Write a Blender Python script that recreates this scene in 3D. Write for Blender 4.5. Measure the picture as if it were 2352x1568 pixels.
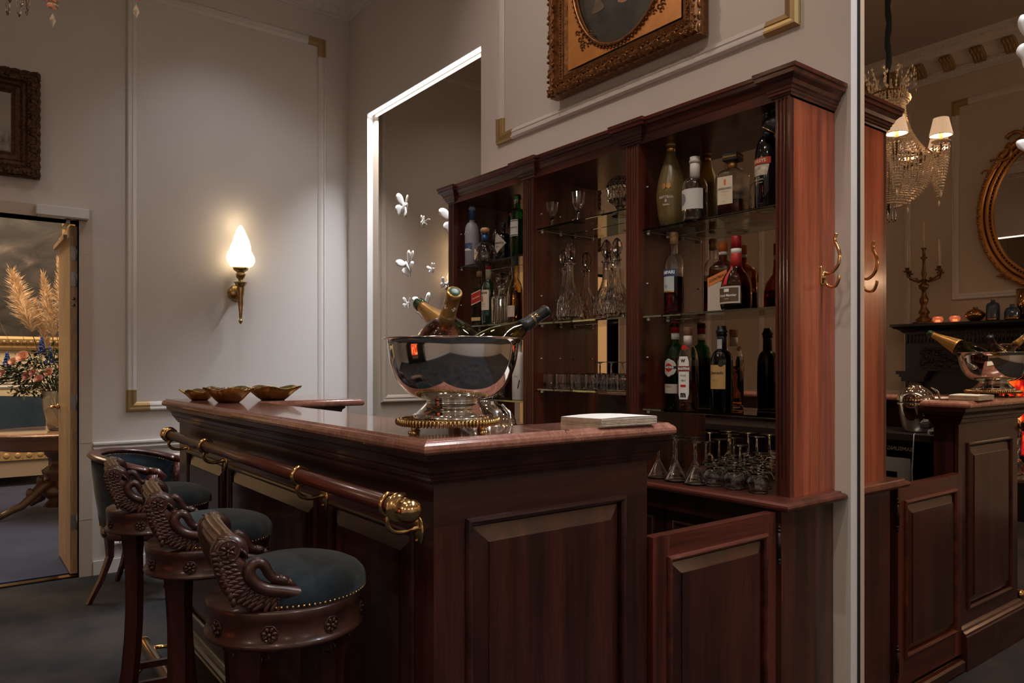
import bpy, math, random
from mathutils import Vector, Matrix
R=math.radians; PI=math.pi; cos=math.cos; sin=math.sin
rnd=random.Random(7)
for o in list(bpy.data.objects): bpy.data.objects.remove(o)
scene=bpy.context.scene; COL=scene.collection

# ---------------------------------------------------------------- camera
FW=(-.795,.6065); RT=(.6065,.795)            # forward / right directions of the level camera
cam=bpy.data.cameras.new('camera'); camo=bpy.data.objects.new('camera',cam); COL.objects.link(camo)
cam.sensor_width=36; cam.lens=1696/2352*36; cam.shift_y=54/2352; cam.clip_start=.05; cam.clip_end=60
camo.location=(0,0,1.3); camo.rotation_euler=(R(90),0,math.atan2(-RT[1]*-1,RT[0]))
camo.rotation_euler=(R(90),0,math.atan2(RT[1],RT[0]))
scene.camera=camo

# ---------------------------------------------------------------- world, lights, exposure
w=bpy.data.worlds.new('world'); scene.world=w; w.use_nodes=True
w.node_tree.nodes['Background'].inputs[0].default_value=(.05,.045,.04,1); w.node_tree.nodes['Background'].inputs[1].default_value=.1
vs=scene.view_settings
vs.view_transform='Standard'; vs.look='None'; vs.gamma=1; vs.use_curve_mapping=False; vs.exposure=0.0
def light(name,kind,loc,power,color,rot=(0,0,0),size=.1,size_y=None,spread=None,angle=None,blend=.6):
    l=bpy.data.lights.new(name,kind); l.energy=power; l.color=color
    if kind=='AREA':
        l.size=size
        if size_y: l.shape='RECTANGLE'; l.size_y=size_y
        if spread: l.spread=R(spread)
    else:
        l.shadow_soft_size=size
    if kind=='SPOT': l.spot_size=R(angle or 90); l.spot_blend=blend
    o=bpy.data.objects.new(name,l); o.location=loc; o.rotation_euler=rot; COL.objects.link(o); return o
WARM=(1,.74,.52); NEUT=(1,.88,.78); COOL=(.86,.93,1)
# spots added under the ceiling to brighten bar, stools and walls
def aim(src,dst):
    return (Vector(dst)-Vector(src)).to_track_quat('-Z','Y').to_euler()
for i,(x,y,p,tx,ty,tz,ang,c) in enumerate([
      (-.5,.75,60,-1.45,1.3,1.1,70,NEUT),
      (-2.9,1.2,42,-2.9,1.35,0,80,NEUT),
      (-1.2,-.9,60,-2.2,.6,.8,80,NEUT),
      (-3.9,-1.2,35,-4.3,.2,.3,85,WARM),
      (-4.2,1.4,30,-5.0,1.5,1.1,80,COOL),
      (.9,-1.2,45,.2,.3,0,100,WARM),
      (-2.9,.9,34,-2.6,2.4,2.6,85,(1,.82,.68)),(-1.2,.7,34,-1.5,2.4,2.7,85,(1,.82,.68))]):
    light('added_ceiling_spot',"SPOT",(x,y,4.1),p,c,aim((x,y,4.1),(tx,ty,tz)),size=.05,angle=ang,blend=.8)
# wide spots added below the ceiling as general fill, without fixtures
for p in ((-.5,.9),(-.5,-.7),(1.4,.6),(-3.9,1.2),(-2.3,1.5),(-3.9,-.9)):
    light('room_fill_spot','SPOT',(p[0],p[1],4.15),15 if p[0]>-3 else 9,(1,.78,.63),(0,0,0),size=.12,angle=165,blend=1)
# LED profile in the top of the mirror recess
light('recess_led','AREA',(-4.17,2.425,3.105),34,(.90,.94,1),(R(-4),0,0),size=1.4,size_y=.02,spread=88)
light('recess_led_right','AREA',(.1,2.425,3.86),60,(.9,.94,1),(R(-14),0,0),size=2.6,size_y=.02,spread=120)
# wall lamps of the room beside and behind the viewpoint
for p in ((-.75,-2.16,2.1),(.9,-2.16,2.1),(2.4,-.8,2.1),(2.4,1.2,2.1)): light('wall_lamp_glow','POINT',p,9,(1,.82,.62),size=.05)
# lamp of the adjoining salon
light('salon_glow','AREA',(-7.6,.2,3.9),200,(1,.76,.5),(0,0,0),size=2.5,size_y=2.5)

# ---------------------------------------------------------------- helpers
def tag(o,label=None,cat=None,group=None,kind=None):
    if label: o['label']=label
    if cat: o['category']=cat
    if group: o['group']=group
    if kind: o['kind']=kind
    return o
def empty(name,label,cat,loc=(0,0,0),rz=0,group=None):
    o=bpy.data.objects.new(name,None); o.empty_display_size=.05; COL.objects.link(o)
    o.location=loc; o.rotation_euler=(0,0,rz); return tag(o,label,cat,group)
KIDS={}
class MB:
    def __init__(s): s.v=[]; s.f=[]; s.sm=[]; s.X=None
    def add(s,vs,fs,smooth=False):
        b=len(s.v)
        for p in vs:
            p=Vector(p)
            s.v.append(s.X@p if s.X is not None else p)
        for f in fs: s.f.append([b+i for i in f]); s.sm.append(smooth)
        return s
    def box(s,x0,x1,y0,y1,z0,z1):
        v=[(x,y,z) for z in (z0,z1) for y in (y0,y1) for x in (x0,x1)]
        return s.add(v,[(0,2,3,1),(4,5,7,6),(0,1,5,4),(2,6,7,3),(0,4,6,2),(1,3,7,5)])
    def cbox(s,x0,x1,y0,y1,z0,z1,b=.004):
        # box with chamfered edges
        xs=(x0,x0+b,x1-b,x1); pts=[]; idx={}
        for a,(X0,X1) in enumerate(((x0,x1),)): pass
        def P(x,y,z):
            k=(round(x,6),round(y,6),round(z,6))
            if k not in idx: idx[k]=len(pts); pts.append(k)
            return idx[k]
        c={}
        for sx in (0,1):
            for sy in (0,1):
                for sz in (0,1):
                    X=(x0,x1)[sx]; Y=(y0,y1)[sy]; Z=(z0,z1)[sz]
                    dx=b if sx==0 else -b; dy=b if sy==0 else -b; dz=b if sz==0 else -b
                    c[sx,sy,sz]=(P(X,Y+dy,Z+dz),P(X+dx,Y,Z+dz),P(X+dx,Y+dy,Z))
        F=[]
        F.append([c[0,0,0][0],c[0,0,1][0],c[0,1,1][0],c[0,1,0][0]]); F.append([c[1,0,0][0],c[1,1,0][0],c[1,1,1][0],c[1,0,1][0]])
        F.append([c[0,0,0][1],c[1,0,0][1],c[1,0,1][1],c[0,0,1][1]]); F.append([c[0,1,0][1],c[0,1,1][1],c[1,1,1][1],c[1,1,0][1]])
        F.append([c[0,0,0][2],c[0,1,0][2],c[1,1,0][2],c[1,0,0][2]]); F.append([c[0,0,1][2],c[1,0,1][2],c[1,1,1][2],c[0,1,1][2]])
        for a in (0,1):
            for d in (0,1):
                F.append([c[0,a,d][1],c[1,a,d][1],c[1,a,d][2],c[0,a,d][2]])
                F.append([c[a,0,d][0],c[a,1,d][0],c[a,1,d][2],c[a,0,d][2]])
                F.append([c[a,d,0][0],c[a,d,1][0],c[a,d,1][1],c[a,d,0][1]])
        for k in c.values(): F.append(list(k))
        return s.add(pts,F)
    def obox(s,c,dx,dy,dz,rz=0):
        M=Matrix.Translation(c)@Matrix.Rotation(rz,4,'Z')
        v=[M@Vector((x*dx/2,y*dy/2,z*dz/2)) for z in (-1,1) for y in (-1,1) for x in (-1,1)]
        return s.add(v,[(0,2,3,1),(4,5,7,6),(0,1,5,4),(2,6,7,3),(0,4,6,2),(1,3,7,5)])
    def lathe(s,prof,n=28,M=None,smooth=True,shape=None,a0=0,a1=2*PI):
        """prof=[(r,z)..]; shape(angle,r,z)->radius multiplier"""
        full=abs(a1-a0-2*PI)<1e-6; m=n if full else n+1
        v=[];f=[]
        for (r,z) in prof:
            for k in range(m):
                a=a0+(a1-a0)*k/n
                q=r*(shape(a,r,z) if shape else 1)
                p=Vector((q*cos(a),q*sin(a),z)); v.append(M@p if M is not None else p)
        for i in range(len(prof)-1):
            for k in range(n):
                k2=(k+1)%m
                f.append((i*m+k,i*m+k2,(i+1)*m+k2,(i+1)*m+k))
        if full:
            if prof[0][0]>1e-5: f.append(tuple(range(m))[::-1])
            if prof[-1][0]>1e-5: f.append(tuple((len(prof)-1)*m+k for k in range(m)))
        return s.add(v,f,smooth)
    def tube(s,pts,r,n=10,smooth=True,closed=False,sq=None):
        pts=[Vector(p) for p in pts]; N=len(pts); rr=r if isinstance(r,(list,tuple)) else [r]*N
        t0=(pts[1]-pts[0]).normalized(); up=Vector((0,0,1)) if abs(t0.z)<.9 else Vector((0,1,0))
        a=t0.cross(up).normalized(); v=[];f=[]
        for i,p in enumerate(pts):
            if closed: t=(pts[(i+1)%N]-pts[i-1]).normalized()
            else: t=(pts[min(i+1,N-1)]-pts[max(i-1,0)]).normalized()
            a=(a-t*a.dot(t)).normalized(); b=t.cross(a)
            for k in range(n):
                th=2*PI*k/n; ra,rb=(rr[i],rr[i]) if not isinstance(rr[i],tuple) else rr[i]
                v.append(p+a*cos(th)*ra+b*sin(th)*rb)
        M_=N if closed else N-1
        for i in range(M_):
            for k in range(n):
                k2=(k+1)%n; j=(i+1)%N
                f.append((i*n+k,i*n+k2,j*n+k2,j*n+k))
        if not closed: f.append(tuple(range(n))[::-1]); f.append(tuple((N-1)*n+k for k in range(n)))
        return s.add(v,f,smooth)
    def sweep(s,path,N,prof,closed=False,smooth=False,flip=False):
        """mitred moulding: path in a plane with normal N; prof (a sideways, b along N)"""
        path=[Vector(p) for p in path]; N=Vector(N).normalized(); n=len(path); m=len(prof); v=[];f=[]
        for i,p in enumerate(path):
            if closed or 0<i<n-1:
                d1=(p-path[i-1]).normalized(); d2=(path[(i+1)%n]-p).normalized()
            elif i==0: d1=d2=(path[1]-p).normalized()
            else: d1=d2=(p-path[i-1]).normalized()
            s1=d1.cross(N); s2=d2.cross(N); sd=(s1+s2); sd=sd/max(sd.dot(s1),1e-4)
            for (a,b) in prof: v.append(p+sd*(-a if flip else a)+N*b)
        for i in range(n if closed else n-1):
            j=(i+1)%n
            for k in range(m-1): f.append((i*m+k,j*m+k,j*m+k+1,i*m+k+1))
        if not closed: f.append(tuple(range(m))); f.append(tuple((n-1)*m+k for k in range(m))[::-1])
        return s.add(v,f,smooth)
    def prism(s,poly,h0,h1,M=None,bev=0,smooth=False):
        """2d polygon extruded h0..h1 along local z, optional edge inset"""
        n=len(poly); M=M or Matrix()
        cx=sum(p[0] for p in poly)/n; cy=sum(p[1] for p in poly)/n
        L=[(h0,0),(h1,0)] if not bev else [(h0,bev),(h0+bev,0),(h1-bev,0),(h1,bev)]
        v=[]
        for (h,b) in L:
            for i,p in enumerate(poly):
                if b:
                    a=Vector(poly[i-1]); c=Vector(poly[(i+1)%n]); t=(c-a)
                    nn=Vector((-t.y,t.x)); nn=nn.normalized() if nn.length>0 else nn
                    q=Vector(p)+nn*b*s._or(poly)
                else: q=p
                v.append(M@Vector((q[0],q[1],h)))
        f=[]
        for i in range(len(L)-1):
            for k in range(n): f.append((i*n+k,i*n+(k+1)%n,(i+1)*n+(k+1)%n,(i+1)*n+k))
        f.append(tuple(range(n))[::-1]); f.append(tuple((len(L)-1)*n+k for k in range(n)))
        return s.add(v,f,smooth)
    def _or(s,poly):
        A=sum(poly[i-1][0]*poly[i][1]-poly[i][0]*poly[i-1][1] for i in range(len(poly)))
        return 1 if A>0 else -1
    def ball(s,c,r,nu=14,nv=9,M=None):
        rx,ry,rz=(r,r,r) if not isinstance(r,tuple) else r; v=[];f=[]; c=Vector(c)
        for j in range(nv+1):
            ph=-PI/2+PI*j/nv
            for k in range(nu):
                th=2*PI*k/nu; p=Vector((rx*cos(ph)*cos(th),ry*cos(ph)*sin(th),rz*sin(ph)))
                v.append(c+(M@p if M is not None else p))
        for j in range(nv):
            for k in range(nu): f.append((j*nu+k,j*nu+(k+1)%nu,(j+1)*nu+(k+1)%nu,(j+1)*nu+k))
        return s.add(v,f,True)
    def grid(s,rows,smooth=True):
        m=len(rows[0]); v=[p for r in rows for p in r]
        f=[(i*m+k,i*m+k+1,(i+1)*m+k+1,(i+1)*m+k) for i in range(len(rows)-1) for k in range(m-1)]
        return s.add(v,f,smooth)
    def build(s,name,mat,parent=None,loc=None,rz=0,weld=False,recalc=True):
        me=bpy.data.meshes.new(name); me.from_pydata([tuple(p) for p in s.v],[],s.f)
        me.polygons.foreach_set('use_smooth',s.sm)
        if recalc:
            import bmesh
            bm=bmesh.new(); bm.from_mesh(me); bmesh.ops.remove_doubles(bm,verts=bm.verts,dist=1e-6)
            bmesh.ops.recalc_face_normals(bm,faces=bm.faces); bm.to_mesh(me); bm.free()
        me.materials.append(mat); me.update()
        o=bpy.data.objects.new(name,me); COL.objects.link(o)
        if parent is not None: o.parent=parent; KIDS.setdefault(parent.name,[]).append(o)
        if loc is not None: o.location=loc
        if rz: o.rotation_euler=(0,0,rz)
        return o
def kids(o): return [c for c in KIDS.get(o.name,[])]
def copy_tree(o,parent=None):
    c=o.copy(); COL.objects.link(c)
    if parent is not None: c.parent=parent; KIDS.setdefault(parent.name,[]).append(c)
    for ch in list(kids(o)): copy_tree(ch,c)
    return c
def text(parent,body,size,mat,M,radius=None,name='lettering',align='CENTER',shear=0,depth=.0,bold=0,sx=1):
    """flat lettering; M maps text plane (x right, y up, z out) to parent space; radius wraps on a cylinder around local z-axis of M's origin"""
    cu=bpy.data.curves.new('t','FONT'); cu.body=body; cu.size=size; cu.align_x=align; cu.align_y='CENTER'; cu.shear=shear; cu.offset=bold; cu.resolution_u=2
    to=bpy.data.objects.new('t',cu); COL.objects.link(to)
    dg=bpy.context.evaluated_depsgraph_get(); me=bpy.data.meshes.new_from_object(to.evaluated_get(dg))
    bpy.data.objects.remove(to); bpy.data.curves.remove(cu)
    for v in me.vertices:
        x,y,z=v.co; x*=sx
        if radius: v.co=M@Vector((radius*sin(x/radius),y,radius*cos(x/radius)))
        else: v.co=M@Vector((x,y,z))
    me.materials.clear(); me.materials.append(mat); me.update()
    o=bpy.data.objects.new(name,me); COL.objects.link(o); o.parent=parent; KIDS.setdefault(parent.name,[]).append(o)
    return o
def cat(pts,k=5):        # smooth a polyline
    P=[Vector(p) for p in pts]; out=[]
    for i in range(len(P)-1):
        p0,p1,p2,p3=P[max(i-1,0)],P[i],P[i+1],P[min(i+2,len(P)-1)]
        for j in range(k): t=j/k; out.append(.5*((2*p1)+(-p0+p2)*t+(2*p0-5*p1+4*p2-p3)*t*t+(-p0+3*p1-3*p2+p3)*t**3))
    return out+[P[-1]]
def rint(rr,n):           # resample a radius list
    return [rr[min(int(i*(len(rr)-1)/(n-1)),len(rr)-2)]+(rr[min(int(i*(len(rr)-1)/(n-1)),len(rr)-2)+1]-rr[min(int(i*(len(rr)-1)/(n-1)),len(rr)-2)])*((i*(len(rr)-1)/(n-1))-min(int(i*(len(rr)-1)/(n-1)),len(rr)-2)) for i in range(n)]
def px_at_y(px,Y):        # x of the place where the sight line of an image column meets the plane y=Y
    t=(px-1176)/1696; dx=FW[0]+t*RT[0]; dy=FW[1]+t*RT[1]; return dx/dy*Y

# ---------------------------------------------------------------- materials
def nt(name):
    m=bpy.data.materials.new(name); m.use_nodes=True; t=m.node_tree; return m,t,t.nodes['Principled BSDF'],t.nodes,t.links
def mat(name,color,rough=.5,metal=0,trans=0,ior=1.45,emit=None,es=0,coat=0,alpha=1,spec=None,bump=None,var=0,vscale=8,sheen=0):
    m,t,b,N,L=nt(name)
    b.inputs['Base Color'].default_value=(*color,1); b.inputs['Roughness'].default_value=rough; b.inputs['Metallic'].default_value=metal
    b.inputs['Transmission Weight'].default_value=trans; b.inputs['IOR'].default_value=ior; b.inputs['Coat Weight'].default_value=coat; b.inputs['Coat Roughness'].default_value=.08
    if sheen: b.inputs['Sheen Weight'].default_value=sheen; b.inputs['Sheen Roughness'].default_value=.4
    if spec is not None: b.inputs['Specular IOR Level'].default_value=spec
    if emit: b.inputs['Emission Color'].default_value=(*emit,1); b.inputs['Emission Strength'].default_value=es
    tc=N.new('ShaderNodeTexCoord')
    if var:
        n=N.new('ShaderNodeTexNoise'); n.inputs['Scale'].default_value=vscale; n.inputs['Detail'].default_value=5
        r=N.new('ShaderNodeValToRGB'); L.new(tc.outputs['Object'],n.inputs['Vector']); L.new(n.outputs['Fac'],r.inputs['Fac'])
        r.color_ramp.elements[0].position=.3; r.color_ramp.elements[1].position=.7
        r.color_ramp.elements[0].color=(*[c*(1-var) for c in color],1); r.color_ramp.elements[1].color=(*[min(1,c*(1+var)) for c in color],1)
        L.new(r.outputs['Color'],b.inputs['Base Color'])
    if bump:
        n=N.new('ShaderNodeTexNoise'); n.inputs['Scale'].default_value=bump[0]; n.inputs['Detail'].default_value=4
        bp=N.new('ShaderNodeBump'); bp.inputs['Strength'].default_value=bump[1]; bp.inputs['Distance'].default_value=bump[2] if len(bump)>2 else .002
        L.new(tc.outputs['Object'],n.inputs['Vector']); L.new(n.outputs['Fac'],bp.inputs['Height']); L.new(bp.outputs['Normal'],b.inputs['Normal'])
    return m
def wood(name,axis,c1,c2,rough=.3,coat=.35,stripe=26):
    m,t,b,N,L=nt(name)
    tc=N.new('ShaderNodeTexCoord'); mp=N.new('ShaderNodeMapping'); sc=[stripe]*3; sc['xyz'.index(axis)]=.9
    mp.inputs['Scale'].default_value=sc; L.new(tc.outputs['Object'],mp.inputs['Vector'])
    n=N.new('ShaderNodeTexNoise'); n.inputs['Scale'].default_value=1; n.inputs['Detail'].default_value=5; n.inputs['Roughness'].default_value=.55; L.new(mp.outputs['Vector'],n.inputs['Vector'])
    mp2=N.new('ShaderNodeMapping'); sc2=[stripe*14]*3; sc2['xyz'.index(axis)]=9; mp2.inputs['Scale'].default_value=sc2; L.new(tc.outputs['Object'],mp2.inputs['Vector'])
    n2=N.new('ShaderNodeTexNoise'); n2.inputs['Scale'].default_value=1; n2.inputs['Detail'].default_value=2; L.new(mp2.outputs['Vector'],n2.inputs['Vector'])
    r=N.new('ShaderNodeValToRGB'); r.color_ramp.elements[0].position=.36; r.color_ramp.elements[1].position=.66
    r.color_ramp.elements[0].color=(*c1,1); r.color_ramp.elements[1].color=(*c2,1); L.new(n.outputs['Fac'],r.inputs['Fac'])
    mx=N.new('ShaderNodeMix'); mx.data_type='RGBA'; mx.blend_type='MULTIPLY'; mx.inputs[0].default_value=.55
    r2=N.new('ShaderNodeValToRGB'); r2.color_ramp.elements[0].position=.35; r2.color_ramp.elements[1].position=.6; r2.color_ramp.elements[0].color=(.45,.4,.4,1); r2.color_ramp.elements[1].color=(1,1,1,1)
    L.new(n2.outputs['Fac'],r2.inputs['Fac']); L.new(r.outputs['Color'],mx.inputs[6]); L.new(r2.outputs['Color'],mx.inputs[7]); L.new(mx.outputs[2],b.inputs['Base Color'])
    b.inputs['Roughness'].default_value=rough; b.inputs['Coat Weight'].default_value=coat; b.inputs['Coat Roughness'].default_value=.12
    bp=N.new('ShaderNodeBump'); bp.inputs['Strength'].default_value=.12; bp.inputs['Distance'].default_value=.001; L.new(n2.outputs['Fac'],bp.inputs['Height']); L.new(bp.outputs['Normal'],b.inputs['Normal'])
    return m
MC1,MC2=(.034,.0075,.005),(.12,.026,.014)
W={a:wood('mahogany_'+a,a,MC1,MC2) for a in 'xyz'}
DC1,DC2=(.020,.006,.0045),(.062,.016,.010)
DW={a:wood('dark_mahogany_'+a,a,DC1,DC2,rough=.28,stripe=16) for a in 'xyz'}
CW=wood('cabinet_side_veneer','z',(.17,.030,.014),(.42,.10,.042),rough=.3,stripe=22)
CARVE=mat('carved_walnut',(.042,.015,.010),.33,coat=.22,var=.35,vscale=30,bump=(60,.25,.001))
CRAW=mat('worn_crest_wood',(.13,.075,.045),.42,coat=.1,var=.45,vscale=50)
OAK=wood('pale_oak_z','z',(.46,.30,.17),(.60,.42,.26),rough=.5,coat=.05,stripe=9)
def marble(name,c1,c2,c3):
    m,t,b,N,L=nt(name); tc=N.new('ShaderNodeTexCoord')
    n=N.new('ShaderNodeTexNoise'); n.inputs['Scale'].default_value=22; n.inputs['Detail'].default_value=10; n.inputs['Roughness'].default_value=.7; n.inputs['Distortion'].default_value=1.2
    L.new(tc.outputs['Object'],n.inputs['Vector'])
    r=N.new('ShaderNodeValToRGB'); e=r.color_ramp.elements; e[0].position=.3; e[0].color=(*c1,1); e[1].position=.72; e[1].color=(*c3,1); q=e.new(.5); q.color=(*c2,1)
    L.new(n.outputs['Fac'],r.inputs['Fac'])
    mp=N.new('ShaderNodeMapping'); mp.inputs['Rotation'].default_value=(.3,.2,.7); mp.inputs['Scale'].default_value=(3,9,9); L.new(tc.outputs['Object'],mp.inputs['Vector'])
    v=N.new('ShaderNodeTexNoise'); v.inputs['Scale'].default_value=1.5; v.inputs['Detail'].default_value=7; v.inputs['Distortion'].default_value=2.5; L.new(mp.outputs['Vector'],v.inputs['Vector'])
    r2=N.new('ShaderNodeValToRGB'); e=r2.color_ramp.elements; e[0].position=.485; e[0].color=(0,0,0,1); e[1].position=.515; e[1].color=(0,0,0,1); q=e.new(.5); q.color=(.30,.30,.30,1)
    L.new(v.outputs['Fac'],r2.inputs['Fac'])
    mx=N.new('ShaderNodeMix'); mx.data_type='RGBA'; L.new(r2.outputs['Color'],mx.inputs[0]); L.new(r.outputs['Color'],mx.inputs[6]); mx.inputs[7].default_value=(c3[0]*1.6,c3[1]*1.9,c3[2]*2,1)
    L.new(mx.outputs[2],b.inputs['Base Color']); b.inputs['Roughness'].default_value=.16; b.inputs['Coat Weight'].default_value=.6; b.inputs['Coat Roughness'].default_value=.04
    return m
MARB=marble('rosso_marble',(.15,.058,.038),(.25,.105,.072),(.33,.16,.12))
BMARB=marble('speckled_marble',(.03,.015,.012),(.12,.08,.06),(.35,.28,.22))
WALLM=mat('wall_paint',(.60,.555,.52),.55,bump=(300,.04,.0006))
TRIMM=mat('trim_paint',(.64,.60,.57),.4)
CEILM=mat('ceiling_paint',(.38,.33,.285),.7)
RELIEF=mat('plaster_relief',(.62,.58,.54),.6)
FWALL=mat('fireplace_wall_paint',(.56,.47,.39),.6)
BRASS=mat('polished_brass',(.78,.52,.24),.16,1,bump=(15,.05,.001))
ABRASS=mat('aged_brass',(.50,.33,.14),.3,1,var=.3,vscale=60,bump=(90,.2,.001))
GOLDP=mat('gold_paint',(.40,.27,.12),.38,.6)
CHROME=mat('polished_silver',(.80,.78,.76),.07,1)
SILV=mat('brushed_steel',(.55,.54,.53),.25,1)
GREYM=mat('grey_metal',(.35,.34,.33),.4,.7)
BRONZE=mat('bronze_mirror',(.82,.655,.50),.005,1)
BRONZE2=mat('dark_bronze_mirror',(.42,.345,.275),.005,1)
def glassm(name,c,rough=0,ior=1.45): return mat(name,c,rough,0,1,ior)
GLASS=glassm('clear_glass',(1,1,1),0,1.5); SHELFG=glassm('shelf_glass',(.72,.88,.84))
CRYST=mat('cut_crystal',(1,1,1),0,0,1,1.52,bump=None)
FROST=mat('frosted_glass',(.80,.86,.95),.35,0,.75)
GREENG=glassm('green_glass',(.10,.42,.14)); DGREEN=glassm('olive_glass',(.06,.09,.02)); AMBERG=glassm('amber_glass',(.55,.22,.03)); BLACKG=mat('black_glass',(.004,.004,.006),.06,coat=1); 
BROWNG=glassm('tawny_glass',(.75,.62,.35))
def fabric(name,c1,c2,sc=14,sheen=.35,st=.5,rough=.95):
    m,t,b,N,L=nt(name); tc=N.new('ShaderNodeTexCoord'); n=N.new('ShaderNodeTexNoise'); n.inputs['Scale'].default_value=sc; n.inputs['Detail'].default_value=6; n.inputs['Roughness'].default_value=.6
    L.new(tc.outputs['Object'],n.inputs['Vector']); r=N.new('ShaderNodeValToRGB'); r.color_ramp.elements[0].position=.35; r.color_ramp.elements[1].position=.66
    r.color_ramp.elements[0].color=(*c1,1); r.color_ramp.elements[1].color=(*c2,1); L.new(n.outputs['Fac'],r.inputs['Fac']); L.new(r.outputs['Color'],b.inputs['Base Color'])
    b.inputs['Roughness'].default_value=rough; b.inputs['Sheen Weight'].default_value=sheen; b.inputs['Sheen Roughness'].default_value=.5; b.inputs['Specular IOR Level'].default_value=.1
    n2=N.new('ShaderNodeTexNoise'); n2.inputs['Scale'].default_value=400; n2.inputs['Detail'].default_value=2; L.new(tc.outputs['Object'],n2.inputs['Vector'])
    bp=N.new('ShaderNodeBump'); bp.inputs['Strength'].default_value=st; bp.inputs['Distance'].default_value=.003; L.new(n2.outputs['Fac'],bp.inputs['Height']); L.new(bp.outputs['Normal'],b.inputs['Normal'])
    return m
VELV=fabric('teal_velvet',(.006,.011,.016),(.017,.028,.038),26,.22,.12)
CARPET=fabric('dark_teal_carpet',(.005,.009,.015),(.040,.033,.031),2.6,.1,1)
CARPET2=fabric('navy_carpet',(.016,.027,.078),(.027,.041,.110),3,.2,1)
WHITE=mat('white_ceramic',(.72,.70,.68),.3); PAPER=mat('white_paper',(.68,.66,.62),.8); PAPERE=mat('paper_edge',(.55,.46,.36),.8,var=.2,vscale=60)
CREAM=mat('cream_label',(.62,.54,.42),.6); BLACK=mat('black_plastic',(.008,.008,.009),.35); BLK=mat('black_ink',(.01,.01,.01),.6); WHI=mat('white_ink',(.75,.75,.75),.5)
REDL=mat('red_label',(.42,.02,.02),.5); DRED=mat('dark_red_wax',(.30,.015,.018),.3); ORANGE=mat('orange_cap',(.65,.17,.03),.4); GOLDL=mat('gold_foil',(.62,.36,.12),.3,.85)
TAN=mat('tan_cork',(.40,.25,.14),.6); BLUEP=mat('blue_foil',(.03,.10,.28),.35,.4); GREYINK=mat('grey_ink',(.2,.18,.16),.6)
DOTS=mat('clear_pin',(.75,.75,.75),.2,0,.3)
# ================================================================ the room
XL=-5.21; YB=2.41; YF=-2.32; XR=2.6; ZC=4.18
def struct(o): o['kind']='structure'; return o
struct(MB().box(XL,XR,YF-.2,YB+.05,-.1,0).build('floor',CARPET))
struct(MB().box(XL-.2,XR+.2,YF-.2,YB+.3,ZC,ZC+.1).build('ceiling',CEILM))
# left wall with the doorway  (y -0.62 .. 0.63, z 0 .. 2.19)
DY0,DY1,DZ=-.62,.635,2.185
struct(MB().box(XL-.16,XL,YF-.2,DY0,0,ZC).box(XL-.16,XL,DY1,YB+.3,0,ZC).box(XL-.16,XL,DY0,DY1,DZ,ZC).build('wall_left',WALLM))
# back wall: two shallow mirror recesses
NX0,NX1,NZ=-4.887,-3.45,3.117; RX0=-1.282; RZ=3.9; YM=2.455
m=MB(); m.box(XL,NX0,YB,YB+.3,0,ZC); m.box(NX0,NX1,YB,YB+.3,NZ,ZC); m.box(NX1,RX0,YB,YB+.3,0,ZC); m.box(RX0,XR,YB,YB+.3,RZ,ZC); m.box(NX0,NX1,YM+.012,YB+.3,0,NZ); m.box(RX0,XR,YM+.012,YB+.3,0,RZ)
struct(m.build('wall_back',WALLM))
struct(MB().box(XL-.2,XR,YF-.2,YF,0,ZC).build('wall_front',FWALL))
struct(MB().box(XR,XR+.2,YF-.2,YB+.3,0,ZC).build('wall_right',WALLM))
o=MB().box(NX0+.002,NX1-.002,YM,YM+.010,.12,NZ-.002).build('wall_mirror',BRONZE2)
tag(o,'tall tinted mirror set in the lit recess left of the back bar','mirror')
o=MB().box(RX0+.0075,XR-.02,YM,YM+.010,.02,RZ-.01).build('wall_mirror',BRONZE)
tag(o,'huge bronze tinted wall mirror right of the back bar reflecting the fireplace','mirror')
BLKSEAL=mat('mirror_seal',(.01,.012,.015),.5)
o=MB().box(RX0+.001,RX0+.007,YM-.004,YM+.010,.02,RZ-.01).build('trim_1',BLKSEAL); struct(o)
LEDM=mat('led_profile',(1,1,1),.5,emit=(.9,.95,1),es=9)
o=MB().box(NX0+.01,NX1-.01,YB+.018,YB+.030,NZ-.010,NZ-.004).build('light_strip',LEDM); tag(o,'white light strip along the top of the left mirror recess','light')

# crown moulding
def crown_prof():
    return [(0,0),(.015,0),(.018,.012),(.012,.02),(.03,.03),(.035,.075),(.025,.085),(.04,.1),(.045,.11),(.08,.135),(.11,.155),(.17,.165),(.175,.19),(.19,.2),(.195,.235),(.21,.245),(.215,.28),(0,.28)]
per=[(XL,YF,3.9),(XR,YF,3.9),(XR,YB,3.9),(XL,YB,3.9)]
o=MB().sweep(per,(0,0,1),crown_prof(),closed=True,flip=True).build('trim_crown',TRIMM); struct(o)
# plaster relief ornaments on the crown (egg and dart + leaf scrolls)
rm=MB()
def relief_run(fn,L,step=.062):
    n=int(L/step)
    for i in range(n):
        a=(i+.5)*step; p=fn(a,.028,3.952)
        rm.ball(p,.013+.003*(i%2),6,4)
        if i%2==0:
            q=fn(a,.03,3.968); rm.ball(q,(.008),5,3)
        q=fn(a,.205,4.125); rm.ball(q,.011,5,3)
relief_run(lambda a,d,z:(XL+a,YF+d,z),5.5)
relief_run(lambda a,d,z:(XL+a,YB-d,z),4.2)
relief_run(lambda a,d,z:(XL+d,YB-a,z),4.7)
o=rm.build('trim_relief',RELIEF,recalc=False); struct(o)
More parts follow.
